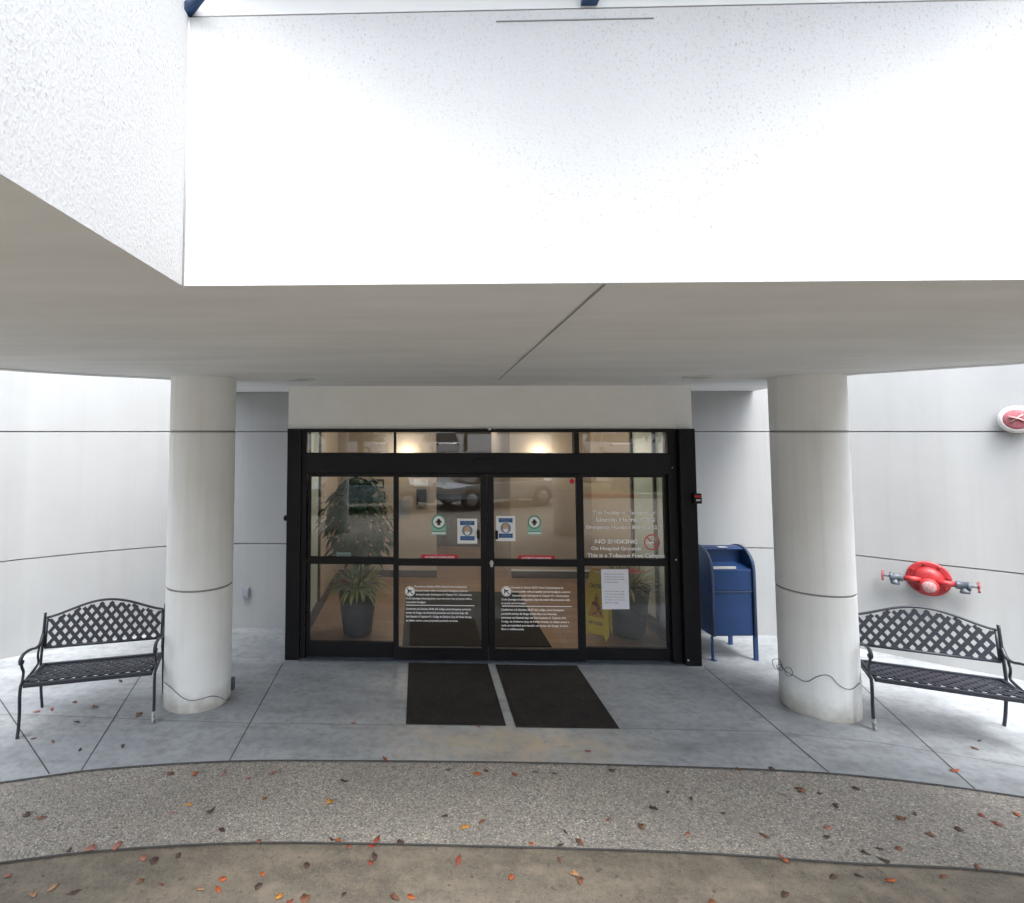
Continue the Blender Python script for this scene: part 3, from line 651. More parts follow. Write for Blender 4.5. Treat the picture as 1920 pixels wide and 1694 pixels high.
rect(b, p.x - 0.62 * r, p.x + 0.22 * r, p.z - 0.14 * r, p.z + 0.06 * r, y - 0.002, 0); rect(b, p.x + 0.27 * r, p.x + 0.40 * r, p.z - 0.14 * r, p.z + 0.06 * r, y - 0.002, 1)
b.tube([(p.x + 0.42 * r, y, p.z + 0.1 * r), (p.x + 0.52 * r, y, p.z + 0.3 * r), (p.x + 0.35 * r, y, p.z + 0.42 * r), (p.x + 0.2 * r, y, p.z + 0.40 * r)], 0.003, 5)
b.build('lettering', [M['vinyl'], M['vpink']], sl_r)

# ---- stickers and notices on the glass
def sheetbox(b, x0, x1, z0, z1, y, th=0.0015, mi=0): b.box(x0, x1, y - th, y, z0, z1, mi)
def tomb_sticker(px, z_top, z_bot, w_px, label):
    a = X(px - w_px / 2); c = X(px + w_px / 2); cx = (a + c) / 2; r = (c - a) / 2; zt2, zb2 = Zp(z_top), Zp(z_bot); y = yg_d - 0.003
    b = MB(); n = 20; zc = zt2 - r
    poly = [(cx + r * math.cos(math.pi * k / n), zc + r * math.sin(math.pi * k / n)) for k in range(n + 1)] + [(a, zb2), (c, zb2)]
    b.prism(poly, 0, 0.0015, 1, f=lambda u, v_, q: Vector((u, y - q, v_)))
    disc(b, cx, y - 0.0022, zc, r * 0.98, 2, r0=r * 0.80); disc(b, cx, y - 0.0025, zc, r * 0.76, 0)
    s = r * 0.5; yy = y - 0.0032
    b.face([(cx, yy, zc + s * 1.0), (cx - s * 0.95, yy, zc - s * 0.25), (cx - s * 0.4, yy, zc - s * 0.25), (cx - s * 0.4, yy, zc - s * 0.9), (cx + s * 0.4, yy, zc - s * 0.9), (cx + s * 0.4, yy, zc - s * 0.25), (cx + s * 0.95, yy, zc - s * 0.25)], 3)
    rect(b, a + 0.006, c - 0.006, zb2 + 0.012, zb2 + 0.028, y - 0.0022, 0); rect(b, a + 0.012, c - 0.012, zb2 + 0.034, zb2 + 0.042, y - 0.0022, 2)
    tag(b.build('door_sticker', [M['vinyl'], M['vmint'], M['vgreen'], M['vblack']]), label, 'sticker', 'green rounded arrow stickers on the sliding doors')
tomb_sticker(823, 966, 1005, 28, 'green rounded sticker with black arrow on the left sliding door, beside the poster')
tomb_sticker(1003.5, 967, 1004, 26, 'green rounded sticker with black arrow on the right sliding door, beside the poster')
def poster(a, c, t_, b_y, label):
    x0, x1, z1, z0 = X(a), X(c), Zp(t_), Zp(b_y); y = yg_d - 0.003; wd, ht = x1 - x0, z1 - z0; b = MB()
    sheetbox(b, x0, x1, z0, z1, y)
    def rr(u0, u1, v0, v1, mi, dy=0.0022): rect(b, x0 + u0 * wd, x0 + u1 * wd, z0 + v0 * ht, z0 + v1 * ht, y - dy, mi)
    rr(0.14, 0.86, 0.74, 0.91, 1); rr(0.14, 0.86, 0.13, 0.30, 1)
    add_text(b, 'PLEASE WEAR', x0 + 0.24 * wd, x0 + 0.76 * wd, z0 + 0.855 * ht, y - 0.003, 0.045 * ht, 2); add_text(b, 'A MASK', x0 + 0.3 * wd, x0 + 0.7 * wd, z0 + 0.785 * ht, y - 0.003, 0.06 * ht, 2)
    add_text(b, 'THANK YOU', x0 + 0.24 * wd, x0 + 0.76 * wd, z0 + 0.215 * ht, y - 0.003, 0.06 * ht, 2)
    cx, cz = (x0 + x1) / 2, z0 + 0.52 * ht
    disc(b, cx, y - 0.0022, cz, 0.27 * wd, 2)
    n = 20; b.face([(cx + 0.15 * wd * math.cos(2 * math.pi * k / n), y - 0.003, cz + 0.005 + 0.2 * wd * math.sin(2 * math.pi * k / n)) for k in range(n)], 3)
    b.face([(cx - 0.15 * wd, y - 0.0037, cz - 0.01), (cx + 0.15 * wd, y - 0.0037, cz - 0.01), (cx + 0.09 * wd, y - 0.0037, cz - 0.19 * wd), (cx, y - 0.0037, cz - 0.24 * wd), (cx - 0.09 * wd, y - 0.0037, cz - 0.19 * wd)], 0)
    tag(b.build('poster', [M['vinyl'], M['vblue'], M['vblue2'], M['vskin']]), label, 'poster', 'blue and white mask posters on the sliding doors')
poster(858, 895.5, 974, 1021, 'blue and white face mask poster on the left sliding door, hung slightly lower')
poster(931, 967.5, 968.5, 1016, 'blue and white face mask poster on the right sliding door, hung slightly higher')
def pill(a, c, py, label):
    x0, x1, z = X(a), X(c), Zp(py); y = yg_d - 0.003; h = 0.028; b = MB(); n = 10
    poly = [(x1 - h + h * math.cos(-math.pi / 2 + math.pi * k / n), z + h * math.sin(-math.pi / 2 + math.pi * k / n)) for k in range(n + 1)] + [(x0 + h - h * math.cos(-math.pi / 2 + math.pi * k / n), z - h * math.sin(-math.pi / 2 + math.pi * k / n)) for k in range(n + 1)]
    b.prism(poly, 0, 0.0012, 0, f=lambda u, v_, q: Vector((u, y - q, v_)))
    add_text(b, 'AUTOMATIC SLIDING DOOR', x0 + 0.045, x1 - 0.045, z, y - 0.002, 0.022, 1)
    tag(b.build('safety_sticker', [M['vred'], M['vinyl']]), label, 'sticker', 'red oblong warning stickers above the door rails')
pill(789, 860, 1047.0, 'red oblong warning sticker just above the rail of the left sliding door')
pill(971, 1042, 1047.5, 'red oblong warning sticker just above the rail of the right sliding door')
b = MB(); x0 = X(1076); z = Zp(903); disc(b, x0, yg_d - 0.003, z, 0.028); tag(b.build('dot_sticker', M['vred'], keep=False), 'small round red sticker at the top corner of the right sliding door', 'sticker')
# paper notice on the right sidelight
x0, x1 = Xs(1126), Xs(1176); z1, z0 = Zs(1067.5), Zs(1143); b = MB(); y = yg_s - 0.003
b.prism([(x0, z0 - 0.0), (x1 + 0.004, z0 + 0.004), (x1, z1), (x0 - 0.004, z1 - 0.002)], 0, 0.0012, 0, f=lambda u, v_, q: Vector((u, y - q, v_)))
wd, ht = x1 - x0, z1 - z0
lines = [('Visitors must check in', 0.88), ('at the front desk and wear', 0.81), ('a mask at all times while', 0.75), ('in this building.', 0.68), ('If you have a fever, cough', 0.45), ('or shortness of breath, please', 0.38), ('do not enter. Call your doctor', 0.31), ('or return to your car and', 0.24), ('call for help.', 0.17)]
for i, (s, v_) in enumerate(lines):
    k = 0.84 if len(s) > 20 else 0.62
    add_text(b, s, x0 + 0.10 * wd, x0 + k * wd, z0 + v_ * ht, y - 0.0018, 0.030 * ht, 1)
tag(b.build('paper_notice', [M['paper'], M['vgrey']]), 'white sheet of printed paper taped to the right glass panel', 'notice')
p0, p1 = onY(631, 1047, yg_s), onY(658, 1036, yg_s); b = MB(); b.box(p0.x, p1.x, yg_s + 0.004, yg_s + 0.006, p0.z, p1.z); rect(b, p0.x + 0.02, p1.x - 0.02, p0.z + 0.025, p0.z + 0.04, yg_s + 0.0035, 1)
tag(b.build('small_card', [M['vmint'], M['vgrey']]), 'small pale card in the left glass panel above its rail', 'card')

# ------------------------------------------------------------------ door mats
MB_ = [(-0.115, 0.745, 4.985, 6.265), (0.825, 1.70, 4.965, 6.245)]
for i, (x0, x1, y0, y1) in enumerate(MB_):
    b = MB(); b.box(x0 + 0.03, x1 - 0.03, y0 + 0.03, y1 - 0.03, 0.004, 0.012); b.box(x0, x1, y0, y1, 0.003, 0.008)
    tag(b.build('door_mat', M['rubber'], bevel=0.003), ['black rubber mat before the left sliding door', 'black rubber mat before the right sliding door'][i], 'mat', 'black mats in front of the doors')

# ------------------------------------------------------------------ interior
yi = YD + 0.18
b = MB(); b.face([(-1.44, yi, 0.003), (3.01, yi, 0.003), (3.01, 15, 0.003), (-1.44, 15, 0.003)]); b.face([(-1.44, YD + 0.15, 0.003), (3.01, YD + 0.15, 0.003), (3.01, yi, 0.003), (-1.44, yi, 0.003)])
tag(b.build('interior_floor', M['planks'], keep=True), kind='structure')
b = MB(); b.face([(-1.44, yi, 2.95), (3.01, yi, 2.95), (3.01, 15, 2.95), (-1.44, 15, 2.95)]); tag(b.build('interior_ceiling', M['beige_far'], keep=True), kind='structure')
ox0 = onZ(819, 1083).x; ox1 = onZ(958, 1083).x; YW = 9.88
def iwall(name, pieces, label, mats):
    b = MB()
    for pc in pieces: b.box(*pc)
    return tag(b.build(name, mats), label, 'wall')
iwall('lobby_wall', [(-1.44, ox0, YW, YW + 0.15, 0, 2.94, 0), (-1.44, ox0, YW - 0.015, YW - 0.001, 0.004, 0.12, 1)], 'beige lobby wall seen through the left sliding door', [M['beige'], M['base']])
iwall('lobby_wall', [(ox1, 3.0, YW, YW + 0.15, 0, 2.94, 0), (ox1, 3.0, YW - 0.015, YW - 0.001, 0.004, 0.12, 1), (ox1, 3.0, YW - 0.014, YW - 0.001, 0.12, 0.15, 2)], 'beige lobby wall seen through the right sliding door', [M['beige'], M['base'], M['white']])
iwall('lobby_wall', [(-1.44, 3.01, 14.9, 15.0, 0, 2.94, 0), (-1.4, 3.0, 14.88, 14.899, 0.004, 0.12, 1)], 'pale wall at the far end of the hall behind the lobby', [M['beige_far'], M['base']])
for s, xx, lab in ((-1, -1.44, 'lobby side wall with pale glass panel beside the left plant'), (1, 3.01, 'lobby side wall with pale green panel beside the right plant')):
    e = -s * 0.02
    b = MB(); x0, x1 = sorted((xx, xx + e))
    b.box(x0, x1, yi, 7.95, 0.16, 2.9, 1); b.box(x0, x1, 8.0, 14.9, 0, 2.94, 0)
    x0, x1 = sorted((xx, xx + 2.6 * e)); b.box(x0, x1, 7.95, 8.0, 0, 2.9, 2); b.box(x0, x1, yi, 7.95, 0.0, 0.16, 2); b.box(x0, x1, 8.0, 14.9, 0.0, 0.12, 2)
    b.box(x0, x1, 7.2, 7.235, 0.16, 2.9, 2)
    tag(b.build('lobby_side_wall', [M['beige'], M['frosted'], M['base']]), lab, 'wall')
# hall beyond the opening
b = MB(); b.box(ox0 - 0.15, ox0 - 0.001, YW + 0.151, 11.6, 0, 2.93); b.box(ox1 + 0.001, ox1 + 0.15, YW + 0.151, 12.4, 0, 2.93)
tag(b.build('hall_wall', M['beige_far']), 'short walls of the hall opening behind the lobby', 'wall')
dk = thing('reception_desk', 'dark reception desk in the hall, seen low through the left sliding door', 'desk', (0.9, 12.6, 0))
b = MB(); b.box(0.35, 1.35, 12.5, 13.2, 0, 1.02); b.build('cabinet', M['desk'], dk, bevel=0.01)
b = MB(); b.box(0.28, 1.42, 12.42, 13.28, 1.021, 1.06); b.build('counter_top', M['iron'], dk, bevel=0.01)
b = MB(); b.box(-0.20, 1.55, 6.75, 9.0, 0.005, 0.013); tag(b.build('lobby_mat', M['rubber'], bevel=0.003), 'dark mat on the lobby floor just inside the doors', 'mat')
# pictures and boxes on the lobby wall
def frame_pic(x0, x1, y0, y1, label, Y=YW):
    a, c = onY(x0, y1, Y), onY(x1, y0, Y); t_ = thing('picture_frame', label, 'picture', ((a.x + c.x) / 2, Y, a.z), 0, 'pictures on the lobby wall')
    b = MB(); f = 0.022
    b.box(a.x, c.x, Y - 0.025, Y - 0.002, a.z, a.z + f); b.box(a.x, c.x, Y - 0.025, Y - 0.002, c.z - f, c.z); b.box(a.x, a.x + f, Y - 0.025, Y - 0.002, a.z + f, c.z - f); b.box(c.x - f, c.x, Y - 0.025, Y - 0.002, a.z + f, c.z - f)
    b.build('frame', M['vblack'], t_)
    b = MB(); b.box(a.x + f, c.x - f, Y - 0.012, Y - 0.004, a.z + f, c.z - f); b.build('print', M['beige_far'], t_)
frame_pic(698, 720, 899, 915, 'small landscape picture, upper of the two framed on the left lobby wall')
frame_pic(697, 722, 922, 955, 'upright picture, lower of the two framed on the left lobby wall')
a, c = onY(781, 947, YW), onY(799, 917, YW); b = MB(); b.box(a.x, c.x, YW - 0.08, YW - 0.002, a.z, c.z); b.box(a.x + 0.03, c.x - 0.03, YW - 0.09, YW - 0.081, a.z + 0.06, c.z - 0.1)
tag(b.build('wall_phone', M['vblack'], bevel=0.01), 'black box mounted on the lobby wall behind the left sliding door', 'wall box')
a, c = onY(776, 913, YW), onY(803, 899, YW); b = MB(); b.box(a.x, c.x, YW - 0.01, YW - 0.002, a.z, c.z); tag(b.build('wall_sign', M['offwhite'], bevel=0.002), 'pale sign plate above the black wall box', 'sign')
a, c = onY(746, 972, YW), onY(768, 938, YW); b = MB(); b.box(a.x, c.x, YW - 0.01, YW - 0.002, a.z, c.z); tag(b.build('wall_plate', M['bluegrey'], bevel=0.002), 'grey plate on the lobby wall beside the left door stile', 'sign')
# lit wall sconces that glow through the transom
for px, lab in ((764, 'lit wall lamp glowing behind the left end of the middle transom'), (1012, 'lit wall lamp glowing behind the right part of the middle transom')):
    p = onY(px, 876, YW); t_ = thing('wall_lamp', lab, 'lamp', (p.x, YW, p.z), 0, 'lit lamps on the lobby wall')
    b = MB(); b.box(p.x - 0.05, p.x + 0.05, YW - 0.03, YW - 0.002, p.z - 0.10, p.z + 0.02); b.build('bracket', M['offwhite'], t_, bevel=0.004)
    b = MB(); b.lathe([(0.06, -0.10), (0.10, -0.02), (0.13, 0.06)], 24, (p.x, YW - 0.14, p.z)); b.build('lamp_shade', M['lamp'], t_, smooth=True)
    L = bpy.data.lights.new('lobby_lamp', 'POINT'); L.energy = 2.0; L.color = (1.0, 0.86, 0.66); L.shadow_soft_size = 0.12
    lo = bpy.data.objects.new('bulb', L); COL.objects.link(lo); lo.parent = t_; lo.location = (0, -0.14, 0.24)
for x, y in ((-0.3, 8.2), (1.9, 8.2), (0.9, 12.0)):  # unseen ceiling panels, added only to brighten the lobby and hall
    t_ = thing('fill_light_panel', 'unseen fill light panel added in the ceiling ' + ('above the left potted plant' if x < 0 else 'above the right potted plant' if x > 1.5 else 'of the hall near the desk'), 'lamp', (x, y, 2.94), 0, 'unseen fill light panels added in the lobby ceiling')
    b = MB(); b.box(x - 0.3, x + 0.3, y - 0.3, y + 0.3, 2.925, 2.945); b.build('frame', M['white'], t_)
    b = MB(); b.box(x - 0.27, x + 0.27, y - 0.27, y + 0.27, 2.918, 2.9245); b.build('diffuser', M['fill_glow'], t_)

# ------------------------------------------------------------------ potted plants
def blade(b, p, d, L, w_, droop, mi=0, seg=4, side=None):
    d = Vector(d).normalized(); s = side or d.cross(Vector((0, 0, 1)))
    if s.length < 0.05: s = Vector((1, 0, 0))
    s = s.normalized(); q = Vector(p); prev = None
    for i in range(seg + 1):
        f = i / seg; wd = w_ * (math.sin(math.pi * (0.12 + 0.88 * f) ** 0.8) * 0.9 + 0.08) * 0.5 if i < seg else 0.0008
        a = b.bm.verts.new(q + s * wd); c = b.bm.verts.new(q - s * wd)
        if prev: fc = b.bm.faces.new((prev[0], a, c, prev[1])); fc.material_index = mi; fc.smooth = True
        prev = (a, c); q = q + d * (L / seg); d = (d + Vector((0, 0, -droop / seg))).normalized()
def pot_mesh(r0, r1, h):
    b = MB(); pr = [(r0 * 0.98, 0.0), (r0, 0.01)]
    for k in range(1, 12): pr.append((r0 + (r1 - r0) * k / 12 + (0.003 if k % 2 else -0.001), h * k / 12 * 0.95))
    pr += [(r1, h * 0.95), (r1 + 0.018, h * 0.955), (r1 + 0.018, h), (r1 - 0.012, h), (r1 - 0.02, h - 0.04), (0.01, h - 0.045)]
    b.lathe(pr, 40); return b
pl = thing('potted_plant', 'tall leafy plant with yellow green undergrowth in a charcoal pot, in the left panel', 'plant', (-0.77, 7.15, 0.003))
pot_mesh(0.17, 0.245, 0.58).build('pot', M['pot'], pl, local=True)
b = MB(); b.lathe([(0.22, 0.545), (0.10, 0.56), (0.01, 0.565)], 24); b.build('soil', M['soil'], pl, local=True)
b = MB(); lb = MB(); rs = random.Random(3)
for k in range(5):
    a = k * 1.3; top = Vector((0.14 * math.cos(a), 0.12 * math.sin(a), 1.72 + 0.05 * k)); bot = Vector((0.05 * math.cos(a), 0.05 * math.sin(a), 0.55))
    b.tube([bot, bot.lerp(top, 0.5) + Vector((0.03, 0, 0)), top], [0.014, 0.011, 0.006], 6)
for k in range(680):
    h = rs.random() ** 0.8; z = 0.92 + 1.02 * h; rad = (0.14 + 0.30 * math.sin(math.pi * min(1, h * 0.9 + 0.12))) * rs.random() ** 0.5; a = rs.uniform(0, 6.283)
    p = Vector((rad * math.cos(a), rad * math.sin(a), z)); d = Vector((math.cos(a) * 0.8 + rs.uniform(-.4, .4), math.sin(a) * 0.8 + rs.uniform(-.4, .4), rs.uniform(-0.5, 0.3)))
    blade(lb, p, d, rs.uniform(0.15, 0.24), rs.uniform(0.055, 0.085), 2.2)
b.build('stem', M['bark'], pl, local=True); lb.build('foliage', M['leaf_dark'], pl, local=True)
lb = MB()
for k in range(170):
    a = rs.uniform(0, 6.283); e = rs.uniform(0.1, 1.2)
    blade(lb, (0.10 * math.cos(a), 0.10 * math.sin(a), 0.56), (math.cos(a) * math.cos(e), math.sin(a) * math.cos(e), math.sin(e)), rs.uniform(0.26, 0.42), rs.uniform(0.035, 0.055), 1.6)
lb.build('undergrowth', M['leaf_croton'], pl, local=True)
lb = MB()
for k in range(14):
    a = rs.uniform(0, 6.283); blade(lb, (-0.10 + 0.03 * math.cos(a), -0.14 + 0.03 * math.sin(a), 0.66), (math.cos(a), math.sin(a), 0.7), 0.10, 0.03, 1.0)
lb.build('red_flower', M['leaf_red'], pl, local=True)
pr_ = thing('potted_plant', 'yellow striped sword leaf plant with red flower in a dark pot, in the right panel', 'plant', (2.60, 7.22, 0.003))
pot_mesh(0.20, 0.265, 0.60).build('pot', M['potbrown'], pr_, local=True)
b = MB(); b.lathe([(0.23, 0.565), (0.10, 0.58), (0.01, 0.585)], 24); b.build('soil', M['soil'], pr_, local=True)
lb = MB()
for k in range(120):
    a = rs.uniform(0, 6.283); e = rs.uniform(0.15, 1.45)
    blade(lb, (0.08 * math.cos(a), 0.08 * math.sin(a), 0.57), (math.cos(a) * math.cos(e), math.sin(a) * math.cos(e), math.sin(e)), rs.uniform(0.30, 0.52), rs.uniform(0.022, 0.038), 1.1)
lb.build('foliage', M['leaf_sword'], pr_, local=True)
lb = MB()
for k in range(26):
    a = rs.uniform(0, 6.283); blade(lb, (0.02 + 0.03 * math.cos(a), -0.18 + 0.03 * math.sin(a), 0.80), (math.cos(a), math.sin(a), 0.5), 0.12, 0.036, 1.0)
lb.build('red_flower', M['leaf_red'], pr_, local=True)
# wet floor sign
ws = thing('wet_floor_sign', 'yellow folding wet floor sign behind the right glass panel', 'sign', (2.22, 7.14, 0.003), R(-35)); ws.scale = (1, 1, 1.08)
def sign_panel(sy, nm):
    b = MB(); hgt, lean = 0.76, 0.14
    out = [(-0.16, 0.06), (-0.13, 0.0), (-0.10, 0.06), (0.10, 0.06), (0.13, 0.0), (0.16, 0.06), (0.145, 0.35), (0.095, 0.72), (0.06, 0.76), (0.05, 0.74), (0.045, 0.71), (-0.045, 0.71), (-0.05, 0.74), (-0.06, 0.76), (-0.095, 0.72), (-0.145, 0.35)]
    f = lambda x, z, q: Vector((x, sy * (lean * (1 - z / hgt) + q), z))
    b.prism(out, 0, 0.012, 0, f)
    def quad(pts, mi): b.face([f(x, z, 0.0135) for x, z in pts], mi)
    quad([(-0.10, 0.24), (0.10, 0.24), (0.0, 0.50)], 2)
    quad([(-0.02, 0.44), (0.0, 0.46), (0.02, 0.44), (0.0, 0.42)], 1); quad([(-0.03, 0.40), (0.0, 0.42), (0.05, 0.33), (0.02, 0.31)], 1); quad([(0.02, 0.31), (0.05, 0.33), (-0.02, 0.26), (-0.05, 0.26)], 1); quad([(0.03, 0.31), (0.06, 0.31), (0.08, 0.26), (0.06, 0.26)], 1)
    quad([(-0.06, 0.38), (-0.03, 0.40), (0.0, 0.37), (-0.02, 0.36)], 1)
    me = text_mesh('CAUTION'); vs = [v.co for v in me.vertices]; a, c = min(v.x for v in vs), max(v.x for v in vs)
    vv = [b.bm.verts.new(f((-1 if sy > 0 else 1) * ((v.x - a) / (c - a) - 0.5) * 0.17, 0.55 + v.y * 0.06, 0.0135)) for v in vs]
    for p_ in me.polygons:
        try: q = b.bm.faces.new([vv[i] for i in p_.vertices]); q.material_index = 1
        except ValueError: pass
    me2 = text_mesh('WET FLOOR'); vs = [v.co for v in me2.vertices]; a, c = min(v.x for v in vs), max(v.x for v in vs)
    vv = [b.bm.verts.new(f((-1 if sy > 0 else 1) * ((v.x - a) / (c - a) - 0.5) * 0.17, 0.16 + v.y * 0.045, 0.0135)) for v in vs]
    for p_ in me2.polygons:
        try: q = b.bm.faces.new([vv[i] for i in p_.vertices]); q.material_index = 1
        except ValueError: pass
    b.build(nm, [M['yellow'], M['vblack'], M['vorange']], ws, local=True)
sign_panel(-1, 'sign_board'); sign_panel(1, 'sign_board')
b = MB(); b.tube([(-0.05, 0, 0.755), (0.05, 0, 0.755)], 0.012, 8); b.build('hinge', M['vorange'], ws, local=True)

# ------------------------------------------------------------------ benches
BW, SD = 1.035, 0.42
def lattice(b, x0, x1, zlo, zhi, f, px_, pz_, bw, th, hmax):
    """diagonal bars clipped to x0..x1 and zlo(x)..zhi(x); f(x,z,t)->point"""
    Lx, Lz = px_, pz_
    for sgn in (1, -1):
        k0 = int(math.floor((x0 / Lx) - (hmax / Lz))) - 2; k1 = int(math.ceil((x1 / Lx) + (hmax / Lz))) + 2
        for k in range(k0, k1 + 1):
            # x = Lx*(k + sgn*z/Lz)
            run = []; n = 60
            for i in range(n + 1):
                z = hmax * i / n; x = Lx * (k + sgn * z / Lz)
                ok = x0 <= x <= x1 and zlo(x) <= z <= zhi(x)
                if ok: run.append((x, z))
                if (not ok or i == n) and len(run) > 1:
                    a, c = run[0], run[-1]; d = Vector((c[0] - a[0], c[1] - a[1])); d.normalize(); nrm = Vector((-d.y, d.x)) * bw / 2
                    tt = 0.0006 if sgn > 0 else 0.0
                    pts = [(a[0] + nrm.x, a[1] + nrm.y), (a[0] - nrm.x, a[1] - nrm.y), (c[0] - nrm.x, c[1] - nrm.y), (c[0] + nrm.x, c[1] + nrm.y)]
                    b.prism(pts, -th / 2 + tt, th / 2 + tt, 0, f)
                    run = []
                elif not ok: run = []
def make_bench():
    t_ = thing('garden_bench', '', 'bench')
    zb, zt0 = 0.545, 0.80
    arch = lambda x: 0.80 + 0.125 * (0.5 + 0.5 * math.cos(math.pi * max(-1, min(1, 2 * x / BW)))) ** 0.75
    # local frame: x along the bench, y back (+) / front (-); back panel leans
    yb = lambda z: 0.235 + (z - 0.42) * 0.16
    fb = lambda x, z, q: Vector((x, yb(z) + q, z))
    b = MB(); hw = BW / 2 - 0.02
    lattice(b, -hw + 0.012, hw - 0.012, lambda x: zb + 0.004, lambda x: arch(x) - 0.016, fb, 0.085, 0.104, 0.030, 0.008, 1.0)
    b.build('back_lattice', M['bench'], t_, local=True)
    b = MB(); n = 28
    b.tube([(-hw + 2 * hw * i / n, yb(arch(-hw + 2 * hw * i / n)), arch(-hw + 2 * hw * i / n)) for i in range(n + 1)], (0.011, 0.015), 8, sq=(0, 0, 1))
    b.tube([(-hw, yb(zb), zb), (hw, yb(zb), zb)], (0.012, 0.014), 8, sq=(0, 0, 1))
    for s in (-1, 1): b.tube([(s * hw, yb(zb), zb), (s * hw, yb(0.80), 0.802)], (0.014, 0.007), 8, sq=(1, 0, 0))
    b.build('back_rail', M['bench'], t_, local=True)
    for s in (-1, 1):
        b = MB(); x = s * (BW / 2)
        b.tube(catmull([(x, yb(0.835) + 0.005, 0.845), (x, yb(0.7), 0.7), (x, yb(0.60), 0.60), (x, 0.245, 0.50), (x, 0.235, 0.42), (x, 0.245, 0.30), (x, 0.275, 0.12), (x, 0.31, 0.0)], 4), (0.012, 0.017), 8, sq=(1, 0, 0)); b.build('leg', M['bench'], t_, local=True)
        b = MB()
        b.tube(catmull([(x, -0.215, 0.41), (x, -0.225, 0.32), (x, -0.215, 0.18), (x, -0.225, 0.07), (x, -0.245, 0.0)], 5), (0.013, 0.018), 8, sq=(1, 0, 0))
        lg = b.build('leg', M['bench'], t_, local=True)
        if s == (1):
            b = MB(); b.tube([(x, -0.235, 0.085), (x, -0.248, -0.002)], (0.0142, 0.0205), 8, sq=(1, 0, 0)); b.build('worn_foot', M['footwhite'], t_, local=True)
        b = MB()
        b.tube(catmull([(x, yb(0.66), 0.665), (x, 0.20, 0.60), (x, 0.10, 0.60), (x, 0.0, 0.628), (x, -0.10, 0.645), (x, -0.19, 0.648), (x, -0.235, 0.625), (x, -0.235, 0.59), (x, -0.205, 0.585), (x, -0.195, 0.608)], 5), (0.016, 0.011), 8, sq=(1, 0, 0))
        b.tube(catmull([(x, -0.225, 0.60), (x, -0.20, 0.55), (x, -0.165, 0.50), (x, -0.18, 0.44), (x, -0.215, 0.405)], 5), (0.011, 0.014), 8, sq=(1, 0, 0))
        b.tube(catmull([(x, 0.19, 0.60), (x, 0.155, 0.52), (x, 0.17, 0.45), (x, 0.10, 0.425), (x, -0.19, 0.405)], 5), (0.010, 0.013), 8, sq=(1, 0, 0))
        b.build('armrest', M['bench'], t_, local=True)
    # seat: lattice slab with rolled edges
    b = MB(); fs = lambda x, y, q: Vector((x, y - 0.21, 0.415 + 0.018 * math.cos((y - 0.03) / 0.42 * 3.0) + q))
    lattice(b, -hw, hw, lambda x: 0.0, lambda x: 0.43, fs, 0.085, 0.104, 0.034, 0.008, 0.43)
    b.build('seat', M['bench'], t_, local=True)
    b = MB()
    b.box(-hw, hw, -0.235, -0.205, 0.392, 0.428); b.box(-hw, hw, 0.205, 0.232, 0.395, 0.420); b.box(-hw, -hw + 0.03, -0.204, 0.204, 0.400, 0.426); b.box(hw - 0.03, hw, -0.204, 0.204, 0.400, 0.426)
    b.build('seat_rail', M['bench'], t_, local=True, bevel=0.006)
    return t_
bench = make_bench()
bench['label'] = 'black lattice back metal bench to the left of the left column'; bench['group'] = 'black metal benches against the curved walls'
def place_bench(o, fl, fr):
    a, c = onZ(*fl), onZ(*fr); d = (c - a); ang = math.atan2(d.y, d.x) + R(5); mid = (a + c) / 2; nrm = Vector((-math.sin(ang), math.cos(ang), 0))
    o.location = mid + nrm * 0.24; o.location.z = 0.004; o.rotation_euler = (0, 0, ang)
place_bench(bench, (38, 1380), (284, 1360))
b2 = copy_tree(bench); b2['label'] = 'black lattice back metal bench below the red fire fitting'
fl = onZ(1640, 1369); ang = R(-23); nrm = Vector((-math.sin(ang), math.cos(ang), 0)); dr = Vector((math.cos(ang), math.sin(ang), 0))
b2.location = fl + dr * (BW / 2) + nrm * 0.24; b2.location.z = 0.004; b2.rotation_euler = (0, 0, ang)
for ch in list(bpy.data.objects):     # the worn pale foot of the right bench is its other front leg
    if ch.parent == b2 and ch.name.startswith('worn_foot'): ch.location.x -= BW

# ------------------------------------------------------------------ mailbox
mb = thing('mailbox', 'dark blue rounded collection mailbox on four legs beside the right door post', 'mailbox', (3.49, 6.44, 0), R(3))
W2, D_ = 0.235, 0.50
def dome(z0, r_, cy, y0, y1, n=14):
    pts = [(y0, z0)]
    return pts
prof = [(0.0, 0.26), (0.0, 0.96)]
arc = []
for k in range(0, 15):
    a = math.pi - math.pi * k / 14; arc.append((0.25 + 0.25 * math.cos(a), 0.97 + 0.235 * math.sin(a)))
prof = [(0.0, 0.26)] + arc + [(0.5, 0.26)]
fy = lambda off: (lambda y, z, q: Vector((off + q, y, z)))
for s in (-1, 1):
    b = MB(); b.prism(prof, 0, 0.022, 0, fy(s * W2 - 0.011)); b.build('side_panel', M['mailblue'], mb, local=True, bevel=0.003)
    b = MB(); pts = [(s * (W2 + 0.001), y, z) for y, z in [(-0.004, 0.26)] + [(y + (-0.004 if y < 0.25 else 0.004), z + 0.004) for y, z in arc] + [(0.504, 0.26)]]
    b.tube(pts, (0.016, 0.006), 4, sq=(1, 0, 0)); b.build('edge_flange', M['mailedge'], mb, local=True)
b = MB(); iw = W2 - 0.012
b.box(-iw, iw, 0.012, 0.032, 0.27, 0.735); b.build('lower_door', M['mailblue'], mb, local=True, bevel=0.006)
b = MB(); b.box(-iw, iw, 0.008, 0.030, 0.755, 0.985); b.build('front_panel', M['mailblue'], mb, local=True, bevel=0.006)
